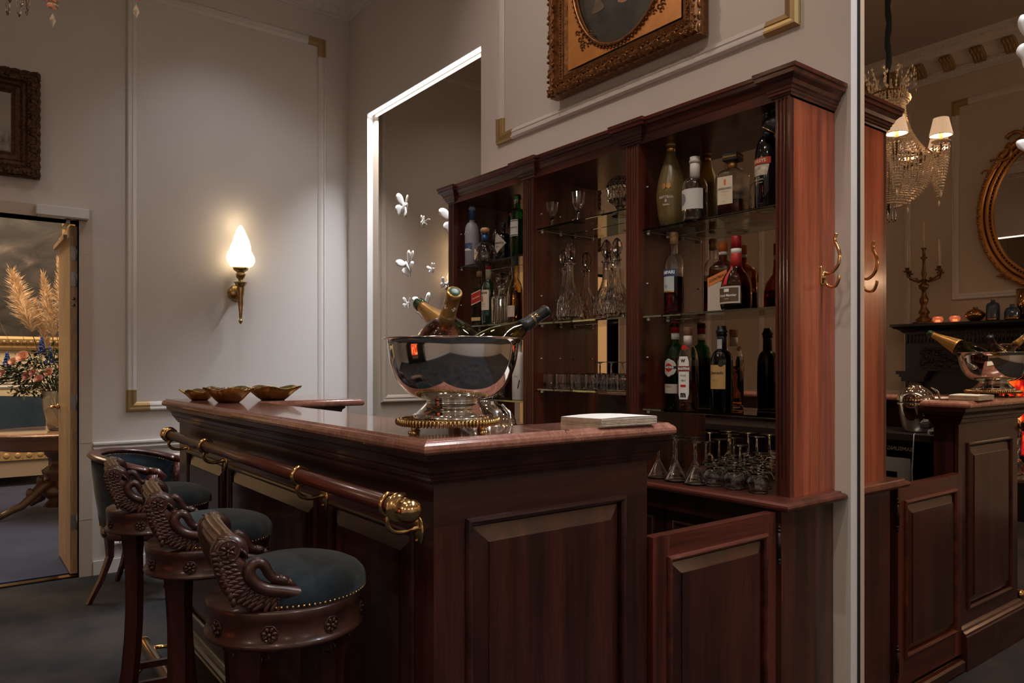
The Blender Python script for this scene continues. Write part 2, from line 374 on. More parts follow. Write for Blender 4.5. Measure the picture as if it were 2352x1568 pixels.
# gold modillions under the crown on the fireplace wall
mod=MB(); 
mp=[(0,0),(.10,.0),(.125,-.015),(.13,-.04),(.11,-.055),(.085,-.05),(.06,-.075),(.03,-.105),(0,-.115)]
mod.prism(mp,-.045,.045,Matrix(((0,0,1,0),(1,0,0,0),(0,1,0,0),(0,0,0,1))))
for k in (-1,0,1): mod.tube([(k*.028,.118,-.012),(k*.028,.132,-.035),(k*.028,.112,-.052),(k*.028,.085,-.048),(k*.028,.05,-.085),(k*.028,.02,-.11)],.009,6)
mod0=mod.build('ceiling_bracket',GOLDP)
for i,x in enumerate([-3.145-.249*3,-3.145-.249*2,-3.145-.249,-3.145,-2.900,-2.651,-2.407,-2.160]):
    c=mod0 if i==0 else mod0.copy()
    if i: COL.objects.link(c)
    c.location=(x,YF+.045,4.065)
    nm=['seventh from the right mirror edge','','','first visible at left beside the chandelier crown','second from the left','third from the left','fourth from the left, nearest the mirror edge','']
    tag(c,'gold carved bracket under the crown above the fireplace wall','bracket','gold brackets under the crown')

# wall panel mouldings with gilded corners
PP=[(0,0),(0,.012),(.008,.022),(.016,.022),(.020,.014),(.032,.013),(.036,.017),(.050,.010),(.058,.004),(.058,0)]
def panel(name,P,N,side,corners,z=None,L=.135,mt=None):
    """P: 4 corner points in order; gold corner pieces listed by index"""
    n=len(P); P=[Vector(p) for p in P]
    N=Vector(N)
    o=MB().sweep(P,N,PP,closed=True,flip=side).build(name,mt or TRIMM); struct(o)
    for k in corners:
        a=P[k]; pr=(P[k-1]-a).normalized(); nx=(P[(k+1)%n]-a).normalized()
        q=MB().sweep([a+pr*L,a,a+nx*L],N,[(x-.0015 if i<1 else x,y+.0025) if 0<i<len(PP)-1 else (x+(.0015 if i else -.0015),y) for i,(x,y) in enumerate(PP)],flip=side).build('gilded_corner',GOLDP,o)
        q['label']='gilded corner piece'
    return o
ZT=3.71
def rect_x(X,y0,y1,z0,z1): return [(X,y0,z0),(X,y1,z0),(X,y1,z1),(X,y0,z1)]
def rect_y(Y,x0,x1,z0,z1): return [(x0,Y,z0),(x1,Y,z0),(x1,Y,z1),(x0,Y,z1)]
panel('trim_panel',rect_x(XL,.896,2.227,1.007,3.71),(1,0,0),True,(0,2))
panel('trim_panel',rect_x(XL,.80,2.32,.17,.72),(1,0,0),True,())
panel('trim_panel',rect_x(XL,YF+.25,DY0-.25,1.007,3.71),(1,0,0),True,(1,3))
panel('trim_panel',rect_y(YB,-3.282,-1.467,2.51,3.71),(0,-1,0),True,(0,1))
panel('trim_panel',rect_y(YF,-4.75,-3.26,1.0,3.68),(0,1,0),False,(0,),mt=None)
panel('trim_panel',rect_y(YF,-2.90,-1.40,1.885,3.68),(0,1,0),False,(3,))
panel('trim_panel',rect_y(YF,-1.0,.9,1.0,3.68),(0,1,0),False,(1,))
# chair rail, baseboard, flush jib door line
CR=[(0,0),(.012,.004),(.020,.016),(.014,.028),(.026,.040),(.026,.050),(0,.056)]
def railx(name,y0,y1,z): 
    o=MB().sweep([(XL,y0,z),(XL,y1,z)],(0,0,1),CR,flip=False).build(name,TRIMM); struct(o)
railx('trim_rail',DY1+.075,YB,.765); 
MBB=MB(); MBB.box(XL,XL+.016,DY1+.075,YB,0,.085); MBB.box(XL,XL+.016,YF,DY0-.075,0,.085); struct(MBB.build('baseboard_left',TRIMM))
struct(MB().box(XL,XR,YF,YF+.016,0,.1).build('baseboard_front',TRIMM))
struct(MB().box(XL,NX0,YB-.016,YB,0,.085).box(NX0,NX1,YB-.016,YM,0,.085).box(NX1,-3.42,YB-.016,YB,0,.085).build('baseboard_back',TRIMM))
# jib panel: slightly proud panel around the doorway
jm=MB(); J0,J1,JZ=-.70,.712,3.157
jm.box(XL,XL+.006,J0,J1,DZ+.06,JZ); jm.box(XL,XL+.006,DY1+.07,J1,0,DZ+.06)
struct(jm.build('trim_jib',WALLM))
# door frame
DF=mat('door_frame_paint',(.50,.42,.35),.5)
fm=MB(); fm.box(XL-.17,XL+.012,DY1,DY1+.07,0,DZ+.07); fm.box(XL-.17,XL+.012,DY0-.07,DY0,0,DZ+.07); fm.box(XL-.17,XL+.012,DY0,DY1,DZ,DZ+.07)
for z in (.35,.82,1.25,1.68,1.98): fm.box(XL+.012,XL+.0135,DY1+.004,DY1+.066,z,z+.003)
struct(fm.build('trim_doorframe',DF))
struct(MB().box(XL-.09,XL-.03,DY0,DY1,-.002,.004).build('trim_threshold',BRASS))
# open door leaf (hinged at its right jamb, standing 90 degrees into the salon)
d=empty('door_1',None,None,(XL-.06,DY1-.04,0)); d['kind']='structure'
d['label']='pale oak door standing open beside the table in the next room'
MB().cbox(-.60,0,0,.04,.012,2.16,.002).build('leaf',OAK,d)
for z in (.33,1.07,1.83,1.99):
    h=MB(); h.cbox(0,.003,.002,.030,z-.045,z+.045,.001); h.tube([(.006,.036,z-.045),(.006,.036,z+.045)],.006,8)
    for q in (-.03,-.01,.015,.033): h.tube([(.002,.012+.008*(q>0),z+q),(.0045,.012+.008*(q>0),z+q)],.0025,6)
    h.build('hinge',GREYM,d)
for z in (1.71,1.67): MB().tube([(-.001,.018,z),(.003,.018,z)],.009,12).build('lock_bolt',SILV,d)
MB().cbox(-.60,-.06,-.03,-.008,2.08,2.11,.002).build('slide_rail',OAK,d)
h=MB(); h.tube([(-.53,-.008,1.02),(-.53,-.055,1.02),(-.41,-.055,1.02)],.009,8); h.ball((-.53,-.012,1.02),(.02,.012,.02)); h.build('door_handle',BRASS,d)
# door closer
d=empty('door_closer','pale metal box door closer fixed above the open oak door','door closer',(XL+.012,.545,2.218))
MB().cbox(0,.055,-.136,.136,-.030,.030,.003).build('housing',mat('closer_cover',(.70,.69,.70),.4),d)
MB().box(0,.05,-.13,.13,-.036,-.030).build('base_plate',GREYM,d)
am=MB(); am.tube([(.02,.03,-.036),(.02,.03,-.055)],.011,10); am.X=Matrix.Translation((0,0,-.052)); am.cbox(-.22,.03,.018,.038,-.012,0,.002); am.X=None
am.build('closer_arm',GREYM,d)

# ================================================================ the salon beyond the door
S0=-10.45
SW=mat('salon_wall_paint',(.62,.52,.38),.6)
struct(MB().box(S0-.3,XL-.16,-3.2,3.0,-.1,-.004).build('floor_salon',CARPET2))
struct(MB().box(S0-.2,S0,-3.2,3.0,0,4.3).box(S0,XL-.16,2.8,3.0,0,4.3).box(S0,XL-.16,-3.2,-3.0,0,4.3).build('wall_salon',SW))
struct(MB().box(S0-.2,XL-.16,-3.2,3.0,4.3,4.4).build('ceiling_salon',CEILM))
struct(MB().sweep([(S0,-3,1.02),(S0,2.8,1.02)],(0,0,1),[(a*1.4,b*1.6) for a,b in CR]).box(S0,S0+.02,-3,2.8,0,.16).build('trim_salon',TRIMM))
# big dark painting in a gilt frame
def painting_mat():
    m,t,b,N,L=nt('dark_misty_canvas'); tc=N.new('ShaderNodeTexCoord')
    mp=N.new('ShaderNodeMapping'); mp.inputs['Scale'].default_value=(1,1.0,1.6); mp.inputs['Rotation'].default_value=(.5,0,0); L.new(tc.outputs['Object'],mp.inputs['Vector'])
    n=N.new('ShaderNodeTexNoise'); n.inputs['Scale'].default_value=2.2; n.inputs['Detail'].default_value=8; n.inputs['Distortion'].default_value=1.5; L.new(mp.outputs['Vector'],n.inputs['Vector'])
    r=N.new('ShaderNodeValToRGB'); e=r.color_ramp.elements; e[0].position=.35; e[0].color=(.012,.011,.012,1); e[1].position=.75; e[1].color=(.22,.19,.19,1); q=e.new(.52); q.color=(.045,.040,.040,1); q=e.new(.62); q.color=(.085,.065,.060,1)
    L.new(n.outputs['Fac'],r.inputs['Fac']); L.new(r.outputs['Color'],b.inputs['Base Color']); b.inputs['Roughness'].default_value=.35
    return m
d=empty('painting','huge dark misty painting in a gilt frame on the far wall of the next room','painting',(S0+.01,0.2,0))
MB().box(0,.03,-1.7,.9,1.62,4.0).build('canvas',painting_mat(),d)
gf=MB(); FP=[(0,0),(0,.03),(.015,.06),(.03,.065),(.045,.05),(.08,.075),(.11,.08),(.13,.05),(.16,.035),(.17,0)]
gf.sweep([(0,-1.85,1.475),(0,1.05,1.475),(0,1.05,4.12),(0,-1.85,4.12)],(1,0,0),FP,closed=True,flip=True)
for i in range(44):
    y=-1.8+i*.066; gf.ball((.078,y,1.57),(.012,.028,.022),7,5)
gf.build('gilt_frame',mat('gilt_frame',(.42,.28,.13),.42,.6,bump=(40,.4,.003)),d)
# sofa
d=empty('sofa','blue velvet sofa with carved gilt rail against the far wall of the next room','sofa',(S0+.08,-.2,0))
SB=fabric('navy_velvet',(.016,.026,.046),(.024,.038,.064),3,.3,.1)
MB().cbox(.05,.85,-1.3,1.15,.38,.52,.05).build('seat',SB,d)
bk=MB(); rows=[]
for i in range(9):
    z=.45+.48*i/8; rows.append([(.10+.0*i+.16*(1-i/8)+(.03 if 0<i<8 else 0),-1.25+2.35*k/24,z+(.03*sin(PI*k/24) if i==8 else 0)) for k in range(25)])
bk.grid(rows); bk.box(.02,.12,-1.25,1.1,.3,.90); bk.build('backrest',SB,d)
MB().cbox(.30,.52,-.5,.18,.50,.86,.06).build('back_cushion',SB,d)
rl=MB(); rl.box(.80,.86,-1.3,1.15,.28,.38)
for i in range(24): rl.ball((.862,-1.25+i*.102,.33),(.008,.03,.03),10,6)
for i in range(23): rl.box(.858,.868,-1.212+i*.102,-1.204+i*.102,.295,.365)
rl.build('carved_rail',mat('gilt_wood',(.50,.34,.16),.45,.4),d)
MB().box(.1,.84,-1.28,1.13,.10,.28).build('skirt',mat('sofa_skirt',(.30,.24,.18),.7),d)
for y in (-1.22,1.05):
    for x in (.12,.80): MB().lathe([(.02,0),(.03,.03),(.022,.05),(.035,.09),(.035,.12)],10,Matrix.Translation((x,y,0))).build('leg',GOLDP,d)
# pedestal table
TX,TY=-7.62,.76
d=empty('pedestal_table','round marble topped pedestal table with carved feet seen through the doorway','table',(TX,TY,0))
TW=mat('carved_dark_oak',(.11,.055,.030),.35,coat=.3,var=.3,vscale=20)
MB().lathe([(0,.70),(.50,.70),(.535,.705),(.54,.715),(.53,.725),(.50,.73),(0,.73)],48).build('top',marble('brown_marble',(.12,.06,.04),(.24,.13,.09),(.34,.22,.16)),d)
MB().lathe([(0,.58),(.44,.58),(.46,.60),(.46,.68),(.48,.70),(0,.70)],48).build('apron',mat('table_apron',(.20,.10,.05),.35,coat=.3),d)
MB().lathe([(.10,.06),(.06,.12),(.10,.16),(.12,.2),(.07,.24),(.055,.28),(.10,.34),(.11,.38),(.06,.42),(.06,.48),(.09,.52),(.09,.58)],20,shape=lambda a,r,z:1+.07*cos(8*a)).build('pedestal',TW,d)
for k in range(4):
    a=R(20+90*k); u=Vector((cos(a),sin(a),0)); f=MB()
    pts=[u*.04+Vector((0,0,.26)),u*.12+Vector((0,0,.25)),u*.20+Vector((0,0,.17)),u*.28+Vector((0,0,.10)),u*.37+Vector((0,0,.07)),u*.43+Vector((0,0,.045)),u*.46+Vector((0,0,.03))]
    f.tube(pts,[.05,.05,.04,.034,.03,.03,.026],8); f.ball(u*.22+Vector((0,0,.20)),(.03,.03,.045)); f.ball(u*.14+Vector((0,0,.30)),(.025,.025,.04)); f.build('leg',TW,d)
# crystal vase
VX,VY=TX+.043,TY+.013
d=empty('cut_glass_vase','tall cut glass vase on the pedestal table holding the flowers','vase',(VX,VY,.73))
MB().lathe([(0,0),(.075,0),(.085,.01),(.10,.08),(.125,.20),(.13,.27),(.135,.34),(.128,.345),(.12,.27),(.114,.20),(.09,.08),(.07,.02),(0,.02)],32,shape=lambda a,r,z:1+(.02*cos(16*a+z*90)*cos(16*a-z*90) if .03<z<.22 else 0)).build('glass_body',mat('warm_vase_glass',(.9,.85,.75),.05,0,.85),d)
MB().lathe([(0,.022),(.068,.022),(.088,.08),(.110,.20),(0,.20)],20).build('water',mat('vase_water',(.5,.42,.28),.02,0,.7,1.33),d)
# flowers
GL=mat('leaf_green',(.030,.045,.020),.6,var=.4,vscale=20); PINK=mat('pink_petals',(.66,.38,.30),.6); MAUVE=mat('mauve_petals',(.55,.28,.27),.6,var=.2,vscale=30); BLUEF=mat('blue_petals',(.03,.07,.28),.7); TWIG=mat('twig_brown',(.08,.05,.03),.7)
PAM=mat('pampas_plume',(.70,.52,.35),.9,var=.15,vscale=40)
top=Vector((VX,VY,1.07))
def out(dx,dy,dz): return top+Vector((dx,dy,dz))
def rside(r,z,d=0): return top+Vector((RT[0]*r+FW[0]*d,RT[1]*r+FW[1]*d,z))     # spread across the doorway
# plumes
for i,(r,z,h,wd,lab) in enumerate([(-.30,.52,.50,.135,'widest pampas plume, leaning left in the doorway'),(-.085,.46,.52,.080,'slim upright pampas plume left of the oak door'),(-.155,.34,.41,.048,'smallest low pampas plume between two taller ones'),(.01,.45,.67,.085,'tallest pampas plume half hidden by the oak door')]):
    tip=rside(r*1.25-.05,z+h,.02*i); base=rside(r*.8,z,.02*i); e=empty('pampas_plume',lab,'dried grass',tuple(base),group=None)
    MB().tube([rside(0,-.25)-base,Vector((0,0,0)),(tip-base)*.5],[.004,.0035,.002],6).build('stem',TWIG,e)
    pm=MB(); ax=(tip-base); rr=random.Random(i)
    for k in range(620):
        t=rr.random()**.8; p=ax*t; a=rr.uniform(0,2*PI); ww=wd*(.30+1.1*sin(PI*min(1,t*.75+.18)))*(1-t*.55); dirv=Vector((cos(a)*ww,sin(a)*ww,.05+.06*rr.random())); side=dirv.cross(Vector((rr.uniform(-1,1),rr.uniform(-1,1),.3))).normalized()*.0032
        q=p+dirv*(.55+.6*rr.random()); mid=p+dirv*.45+Vector((0,0,.012)); pm.add([p-side,p+side,mid+side,mid-side,q],[(0,1,2,3),(3,2,4)])
    pm.tube([Vector((0,0,0)),ax*.3,ax*.7,ax],[.004,wd*.36,wd*.26,.004],8)
    pm.build('plume',PAM,e,recalc=False)
fl=MB(); rr=random.Random(3)
for k in range(1300):
    a=rr.uniform(-1.1,.5); r=a*.42; z=rr.uniform(-.05,.40)*(1-abs(a)*.45); d0=rr.uniform(-.16,.10)
    if abs(a)>.8: z=rr.uniform(.08,.22)
    p=rside(r,z,d0); L=rr.uniform(.03,.070); dv=Vector((rr.uniform(-1,1),rr.uniform(-1,1),rr.uniform(-.9,.7)))+Vector((RT[0],RT[1],0))*a*1.5; dv=dv.normalized()*L; sd=dv.cross(Vector((rr.uniform(-1,1),rr.uniform(-1,1),1))).normalized()*L*.20
    fl.add([p,p+dv*.45+sd,p+dv,p+dv*.45-sd],[(0,1,2),(0,2,3)])
for k in range(26):
    r=rr.uniform(-.22,.2); fl.tube([rside(0,-.28),rside(r*.4,-.02),rside(r,.12)],.003,5)
o=fl.build('foliage',GL,recalc=False); tag(o,'dark green leaves spilling from the cut glass vase','foliage',kind='stuff')
def bloom(name,c,r,m,lab,grp=None):
    b=MB(); rr=random.Random(int(c[0]*999))
    for ring,(n,tilt,s) in enumerate(((4,.12,.42),(5,.35,.62),(7,.62,.82),(8,.95,1))):
        for k in range(n):
            a=2*PI*k/n+ring*.5; rows=[]
            for i in range(4):
                t=i/3; rows.append([Vector((cos(a+w)*r*s*sin(tilt*t+.15)*1.0,sin(a+w)*r*s*sin(tilt*t+.15),r*.9*t*cos(tilt*.8))) for w in (-.5*(1-.3*t)-.1,-.2,.2,.5*(1-.3*t)+.1)])
            b.grid(rows)
    b.X=None; o=b.build(name,m,recalc=False); o.location=c; o.rotation_euler=Vector((-FW[0]*.9,-FW[1]*.9,.45+.3*sin(c[0]*50))).to_track_quat('Z','Y').to_euler(); return tag(o,lab,'flower',grp)
for (r,z,s,m,nm,lab) in [(-.22,.29,.060,PINK,'pink_rose','large peach pink rose at the centre left of the bouquet'),(-.31,.25,.040,PINK,'pink_rose','smaller peach rose at the left of the bouquet'),(.0,.16,.045,PINK,'pink_rose','peach rose beside the door edge'),
    (-.19,.13,.042,MAUVE,'mauve_flower','mauve blossom low in the bouquet, left of its pair'),(-.085,.10,.046,MAUVE,'mauve_flower','mauve blossom low in the bouquet above the vase rim'),(-.14,.16,.034,MAUVE,'mauve_flower','mauve bud between the two low mauve blossoms'),(-.40,.16,.030,MAUVE,'mauve_flower','mauve blossom at the far left tip of the bouquet')]:
    bloom(nm,tuple(rside(r,z,-.13)),s,m,lab)
for (r,z,h,lab) in [(-.02,.24,.15,'vivid blue flower spike next to the oak door'),(-.09,.33,.14,'dark blue flower spike among the plumes'),(-.39,.22,.12,'thin blue flower spike at the left of the bouquet')]:
    b=MB(); rr=random.Random(int(h*1000)); base=rside(r,z,-.10)
    for k in range(60):
        t=rr.random(); a=rr.uniform(0,6.28); q=.028*(1.1-t); b.ball((cos(a)*q,sin(a)*q,h*t),.009,5,3)
    b.tube([(0,0,-.12),(0,0,h)],.003,5)
    o=b.build('blue_flower',BLUEF,recalc=False); o.location=base; tag(o,lab,'flower')
for i,(r,z,l) in enumerate([(-.50,.62,'bare curved twig at the left of the bouquet'),(-.56,.34,'long thin twig sticking out lowest at left'),(.0,.82,'tall bare twig crossing the pampas by the door'),(-.34,.62,'bare twig rising between the wide and the slim plume')]):
    p=[rside(0,-.25),rside(r*.25,.0),rside(r*.7,z*.45,-.02),rside(r,z,-.04)]
    b=MB(); b.tube(p,[.003,.003,.0025,.0012],5)
    for k in range(5): q=p[2].lerp(p[3],k/5); b.tube([q,q+Vector((.02*(-1)**k,.02*(-1)**k,.03))],.0015,4)
    o=b.build('twig',TWIG,recalc=False); tag(o,l,'twig')

# ================================================================ framed picture on the left wall (cut by the frame edge)
def carved_frame(name,cx,cz,w,h,wd,dep,m,parent,M,n_orn=34,amp=.012):
    g=MB(); g.X=M
    prof=[(0,0),(0,dep*.6),(wd*.10,dep*.9),(wd*.25,dep),(wd*.40,dep*.85),(wd*.48,dep*.55),(wd*.58,dep*.6),(wd*.66,dep*.42),(wd*.80,dep*.5),(wd*.9,dep*.3),(wd,dep*.18),(wd,0)]
    P=[(-w/2,-h/2,0),(w/2,-h/2,0),(w/2,h/2,0),(-w/2,h/2,0)]
    g.sweep(P,(0,0,1),prof,closed=True,flip=True)
    rr=random.Random(5)
    def side(p,q,n):
        p=Vector(p); q=Vector(q); t=(q-p).normalized(); inn=Vector((-t.y,t.x,0)); M3=Matrix(((t.x,inn.x,0),(t.y,inn.y,0),(0,0,1)))
        L=(q-p).length
        for i in range(n):
            c=p+t*(L*(i+.5)/n)+inn*wd*.24+Vector((0,0,dep*.92)); s=1 if i%2 else -1; k=L/n
            g.tube([c-t*k*.5-inn*wd*.10*s,c-t*k*.2+inn*wd*.12*s,c+t*k*.15+inn*wd*.08*s,c+t*k*.25-inn*wd*.05*s,c+t*k*.02-inn*wd*.07*s],[wd*.03,wd*.055,wd*.05,wd*.045,wd*.03],5)
            g.ball(c+t*k*.35+inn*wd*.14*s,(k*.22,k*.14,dep*.12),7,5,M3); g.ball(c-t*k*.1-inn*wd*.17*s,(k*.16,k*.12,dep*.1),7,5,M3)
            g.ball(p+t*(L*(i+.5)/n)+inn*wd*.02+Vector((0,0,dep*.62)),(k*.46,wd*.05,dep*.15),8,5,M3)
        m2=int(L/(wd*.12))
        for i in range(m2): g.ball(p+t*(L*(i+.5)/m2)+inn*wd*.62+Vector((0,0,dep*.58)),wd*.035,5,3)
    nb=max(6,int(n_orn*w/(w+h))); nh=max(6,int(n_orn*h/(w+h)))
    side(P[0],P[1],nb); side(P[1],P[2],nh); side(P[2],P[3],nb); side(P[3],P[0],nh)
    return g.build(name,m,parent)
d=empty('picture_frame','dark ornate framed picture of pale rocks left of the doorway top','picture',(XL+.012,.05,2.71))
M=Matrix(((0,0,1,0),(1,0,0,0),(0,1,0,0),(0,0,0,1)))
DG=mat('dark_gilt',(.085,.040,.018),.34,.45,var=.5,vscale=45)
carved_frame('frame',0,0,.76,.625,.15,.05,DG,d,M,30)
def canvas2():
    m,t,b,N,L=nt('pale_engraving'); tc=N.new('ShaderNodeTexCoord'); mp=N.new('ShaderNodeMapping'); mp.inputs['Scale'].default_value=(1,14,7); mp.inputs['Rotation'].default_value=(.5,0,0); L.new(tc.outputs['Object'],mp.inputs['Vector'])
    n=N.new('ShaderNodeTexNoise'); n.inputs['Scale'].default_value=3; n.inputs['Detail'].default_value=8; L.new(mp.outputs['Vector'],n.inputs['Vector'])
    sx=N.new('ShaderNodeSeparateXYZ'); L.new(tc.outputs['Object'],sx.inputs[0]); r0=N.new('ShaderNodeMapRange'); r0.inputs[1].default_value=-.02; r0.inputs[2].default_value=-.12; L.new(sx.outputs[2],r0.inputs[0])
    r=N.new('ShaderNodeValToRGB'); r.color_ramp.elements[0].position=.38; r.color_ramp.elements[0].color=(.08,.07,.065,1); r.color_ramp.elements[1].position=.62; r.color_ramp.elements[1].color=(.30,.28,.26,1); L.new(n.outputs['Fac'],r.inputs['Fac'])
    mx=N.new('ShaderNodeMix'); mx.data_type='RGBA'; mx.inputs[6].default_value=(.34,.31,.28,1); L.new(r.outputs['Color'],mx.inputs[7]); L.new(r0.outputs[0],mx.inputs[0]); L.new(mx.outputs[2],b.inputs['Base Color']); b.inputs['Roughness'].default_value=.5
    return m
MB().box(.004,.012,-.24,.24,-.17,.17).build('picture_sheet',canvas2(),d)

# picture with oval opening above the back bar
d=empty('oval_painting','oval painting of child legs in a carved gilt frame above the back bar','painting',(-2.316,YB-.012,3.15))
M=Matrix(((1,0,0,0),(0,0,-1,0),(0,1,0,0),(0,0,0,1)))
GF=mat('bronzed_gilt',(.20,.085,.028),.32,.6,var=.55,vscale=55); GF2=mat('matte_gilt',(.58,.24,.062),.45,.35,var=.12,vscale=20)
carved_frame('carved_frame',0,0,.91,1.09,.115,.075,GF,d,M,44)
sp=MB(); sp.X=M; n=64; a_,b_=.31,.415; W2,H2=.345,.435
def edge(th):
    c,s_=cos(th),sin(th); k=min(W2/abs(c) if abs(c)>1e-6 else 9,H2/abs(s_) if abs(s_)>1e-6 else 9); return Vector((c*k,s_*k,.028))
ths=sorted([2*PI*k/n for k in range(n)]+[math.atan2(H2*sy,W2*sx)%(2*PI) for sx in(1,-1) for sy in (1,-1)])
v=[];f=[];nn=len(ths)
for th in ths:
    q=edge(th); k=math.atan2(q.y/b_,q.x/a_)
    v+= [q,Vector((a_*cos(k),b_*sin(k),.028)),Vector((a_*.985*cos(k),b_*.985*sin(k),.012))]
for i in range(nn):
    j=(i+1)%nn
    for q in (0,1): f.append((i*3+q,j*3+q,j*3+q+1,i*3+q+1))
sp.add(v,f); sp.build('spandrel',GF2,d)
og=MB(); og.X=M; og.tube([(a_*cos(2*PI*k/60),b_*sin(2*PI*k/60),.032) for k in range(60)],.010,7,closed=True)
for k in range(90): th=2*PI*k/90; og.ball((a_*1.035*cos(th),b_*1.035*sin(th),.032),(.007),5,3)
for sx in (1,-1):
    for sy in (1,-1):
        c0=Vector((sx*.262,sy*.345,.03)); rr=random.Random(9)
        for k in range(12):
            u=rr.uniform(-.075,.03)*sx; w_=rr.uniform(-.075,.03)*sy
            if abs(u)+abs(w_)>.11: continue
            c=c0+Vector((u,w_,0)); og.tube([c+Vector((.013*cos(t*.9),.013*sin(t*.9),0))*(1-t/9) for t in range(7)],.0035,5)
og.build('oval_moulding',GF,d)
PB=mat('painted_ground',(.040,.034,.026),.4,var=.6,vscale=9); FLESH=mat('painted_flesh',(.34,.17,.09),.45,var=.35,vscale=14); PGRN=mat('painted_drape',(.045,.055,.040),.45,var=.5,vscale=12); PCOL=mat('painted_baluster',(.13,.085,.05),.45,var=.3,vscale=25)
c=MB(); c.X=M; c.add([(.312*cos(2*PI*k/64),.417*sin(2*PI*k/64),.006) for k in range(64)],[tuple(range(64))]); cv=c.build('canvas',PB,d)
def pshape(name,pts,m,z=.0075):
    g=MB(); g.X=M; n=len(pts); pts=[Vector(p) for p in pts]; sm=[]
    for i in range(n):
        for t in (0,.25,.5,.75):
            p0,p1,p2,p3=pts[i-1],pts[i],pts[(i+1)%n],pts[(i+2)%n]
            sm.append(.5*((2*p1)+(-p0+p2)*t+(2*p0-5*p1+4*p2-p3)*t*t+(-p0+3*p1-3*p2+p3)*t**3))
    g.prism([(p.x,p.y) for p in sm],.006,z); return g.build(name,m,cv)
pshape('painted_drape',[(-.02,-.02),(.12,-.24),(.22,-.20),(.28,-.02),(.2,.2),(.05,.25)],PGRN,.0068)
pshape('painted_leg',[(.00,.12),(.10,.12),(.085,-.02),(.06,-.15),(.055,-.215),(.01,-.235),(-.035,-.215),(.005,-.19),(.008,-.1),(-.01,.0)],FLESH,.0075)
pshape('painted_leg',[(-.10,.10),(-.01,.10),(-.025,-.02),(-.05,-.10),(-.075,-.15),(-.115,-.17),(-.10,-.12),(-.125,-.09),(-.09,-.03)],FLESH,.0075)
pshape('painted_baluster',[(-.19,.10),(-.15,.10),(-.155,.02),(-.13,-.03),(-.16,-.10),(-.15,-.16),(-.12,-.21),(-.20,-.21),(-.18,-.16),(-.19,-.10),(-.205,-.03),(-.18,.02)],PCOL,.0073)

# butterflies on the mirrors
def butterfly(c,s,rx,rz,ry,lab,nrm=-1):
    e=empty('porcelain_butterfly',lab,'butterfly ornament',c)
    for sd in (1,-1):
        w=MB()
        for (pts,lift) in (([(0,.04),(.14,.42),(.38,.84),(.66,1.02),(.88,.96),(.90,.66),(.70,.34),(.36,.08)],1),([(0,.02),(.40,.10),(.70,-.02),(.76,-.30),(.56,-.50),(.44,-.78),(.26,-.84),(.16,-.46)],.8)):
            n=len(pts); sm=[]
            P=[Vector(p) for p in pts]
            for i in range(n):
                for t in (0,.33,.66):
                    p0,p1,p2,p3=P[i-1],P[i],P[(i+1)%n],P[(i+2)%n]
                    sm.append(.5*((2*p1)+(-p0+p2)*t+(2*p0-5*p1+4*p2-p3)*t*t+(-p0+3*p1-3*p2+p3)*t**3))
            cen=sum(sm,Vector((0,0)))/len(sm); v=[];f=[]; m_=len(sm)
            def Z(q): return .28*lift*q.x**1.3 if q.x>0 else 0
            for lay in (0,.016):
                for kk in (1,.55):
                    for q in sm:
                        r=cen+(q-cen)*kk; v.append(Vector((sd*r.x*.5*s,(Z(r)*.5+lay+(.012 if kk<1 else 0))*s*-1,r.y*.5*s)))
                r=cen; v.append(Vector((sd*r.x*.5*s,(Z(r)*.5+lay+.012)*s*-1,r.y*.5*s)))
            K=2*m_+1
            for b0 in (0,K):
                for i in range(m_):
                    j=(i+1)%m_; f.append((b0+i,b0+j,b0+m_+j,b0+m_+i)); f.append((b0+m_+i,b0+m_+j,b0+2*m_))
            for i in range(m_): j=(i+1)%m_; f.append((i,j,K+j,K+i))
            w.add(v,f,True)
        w.build('wing',WHITE,e)
    b=MB(); b.tube([(0,-.05*s,-.28*s),(0,-.06*s,-.1*s),(0,-.07*s,.1*s),(0,-.07*s,.2*s)],[.02*s,.045*s,.055*s,.03*s],8); b.build('body',WHITE,e)
    e.rotation_euler=(rx,ry,rz); return e
BF=[((-4.416,2.425,2.368),.155,.3,.5,'large white butterfly, topmost on the left mirror'),((-4.168,2.43,2.227),.075,.5,-.3,'small white butterfly right of the topmost large one'),
 ((-3.80,2.425,2.178),.19,-.15,.3,'large white butterfly half hidden by the top of the back bar'),((-4.357,2.425,1.965),.16,-.5,.3,'large white butterfly in the middle of the left mirror'),
 ((-4.059,2.43,1.911),.065,-.4,.2,'tiny white butterfly right of the middle large one'),((-3.902,2.43,1.80),.075,.5,.3,'small white butterfly just above the gold-foil bottle neck, by the back bar'),
 ((-4.374,2.43,1.709),.08,.2,.6,'small white butterfly left of the champagne bottle mouth'),((-4.145,2.425,1.675),.16,-.2,.4,'large white butterfly behind the champagne bottle neck')]
for c,s,ry,rz,lab in BF: butterfly((c[0],YM-.004,c[2]),s,0,rz,ry,lab)
butterfly((-.745,YM-.004,2.20),.16,0,.3,.2,'white butterfly at the upper right edge on the big mirror')
butterfly((-.738,YM-.004,1.90),.12,0,.3,-.4,'white butterfly below another at the right edge on the big mirror')

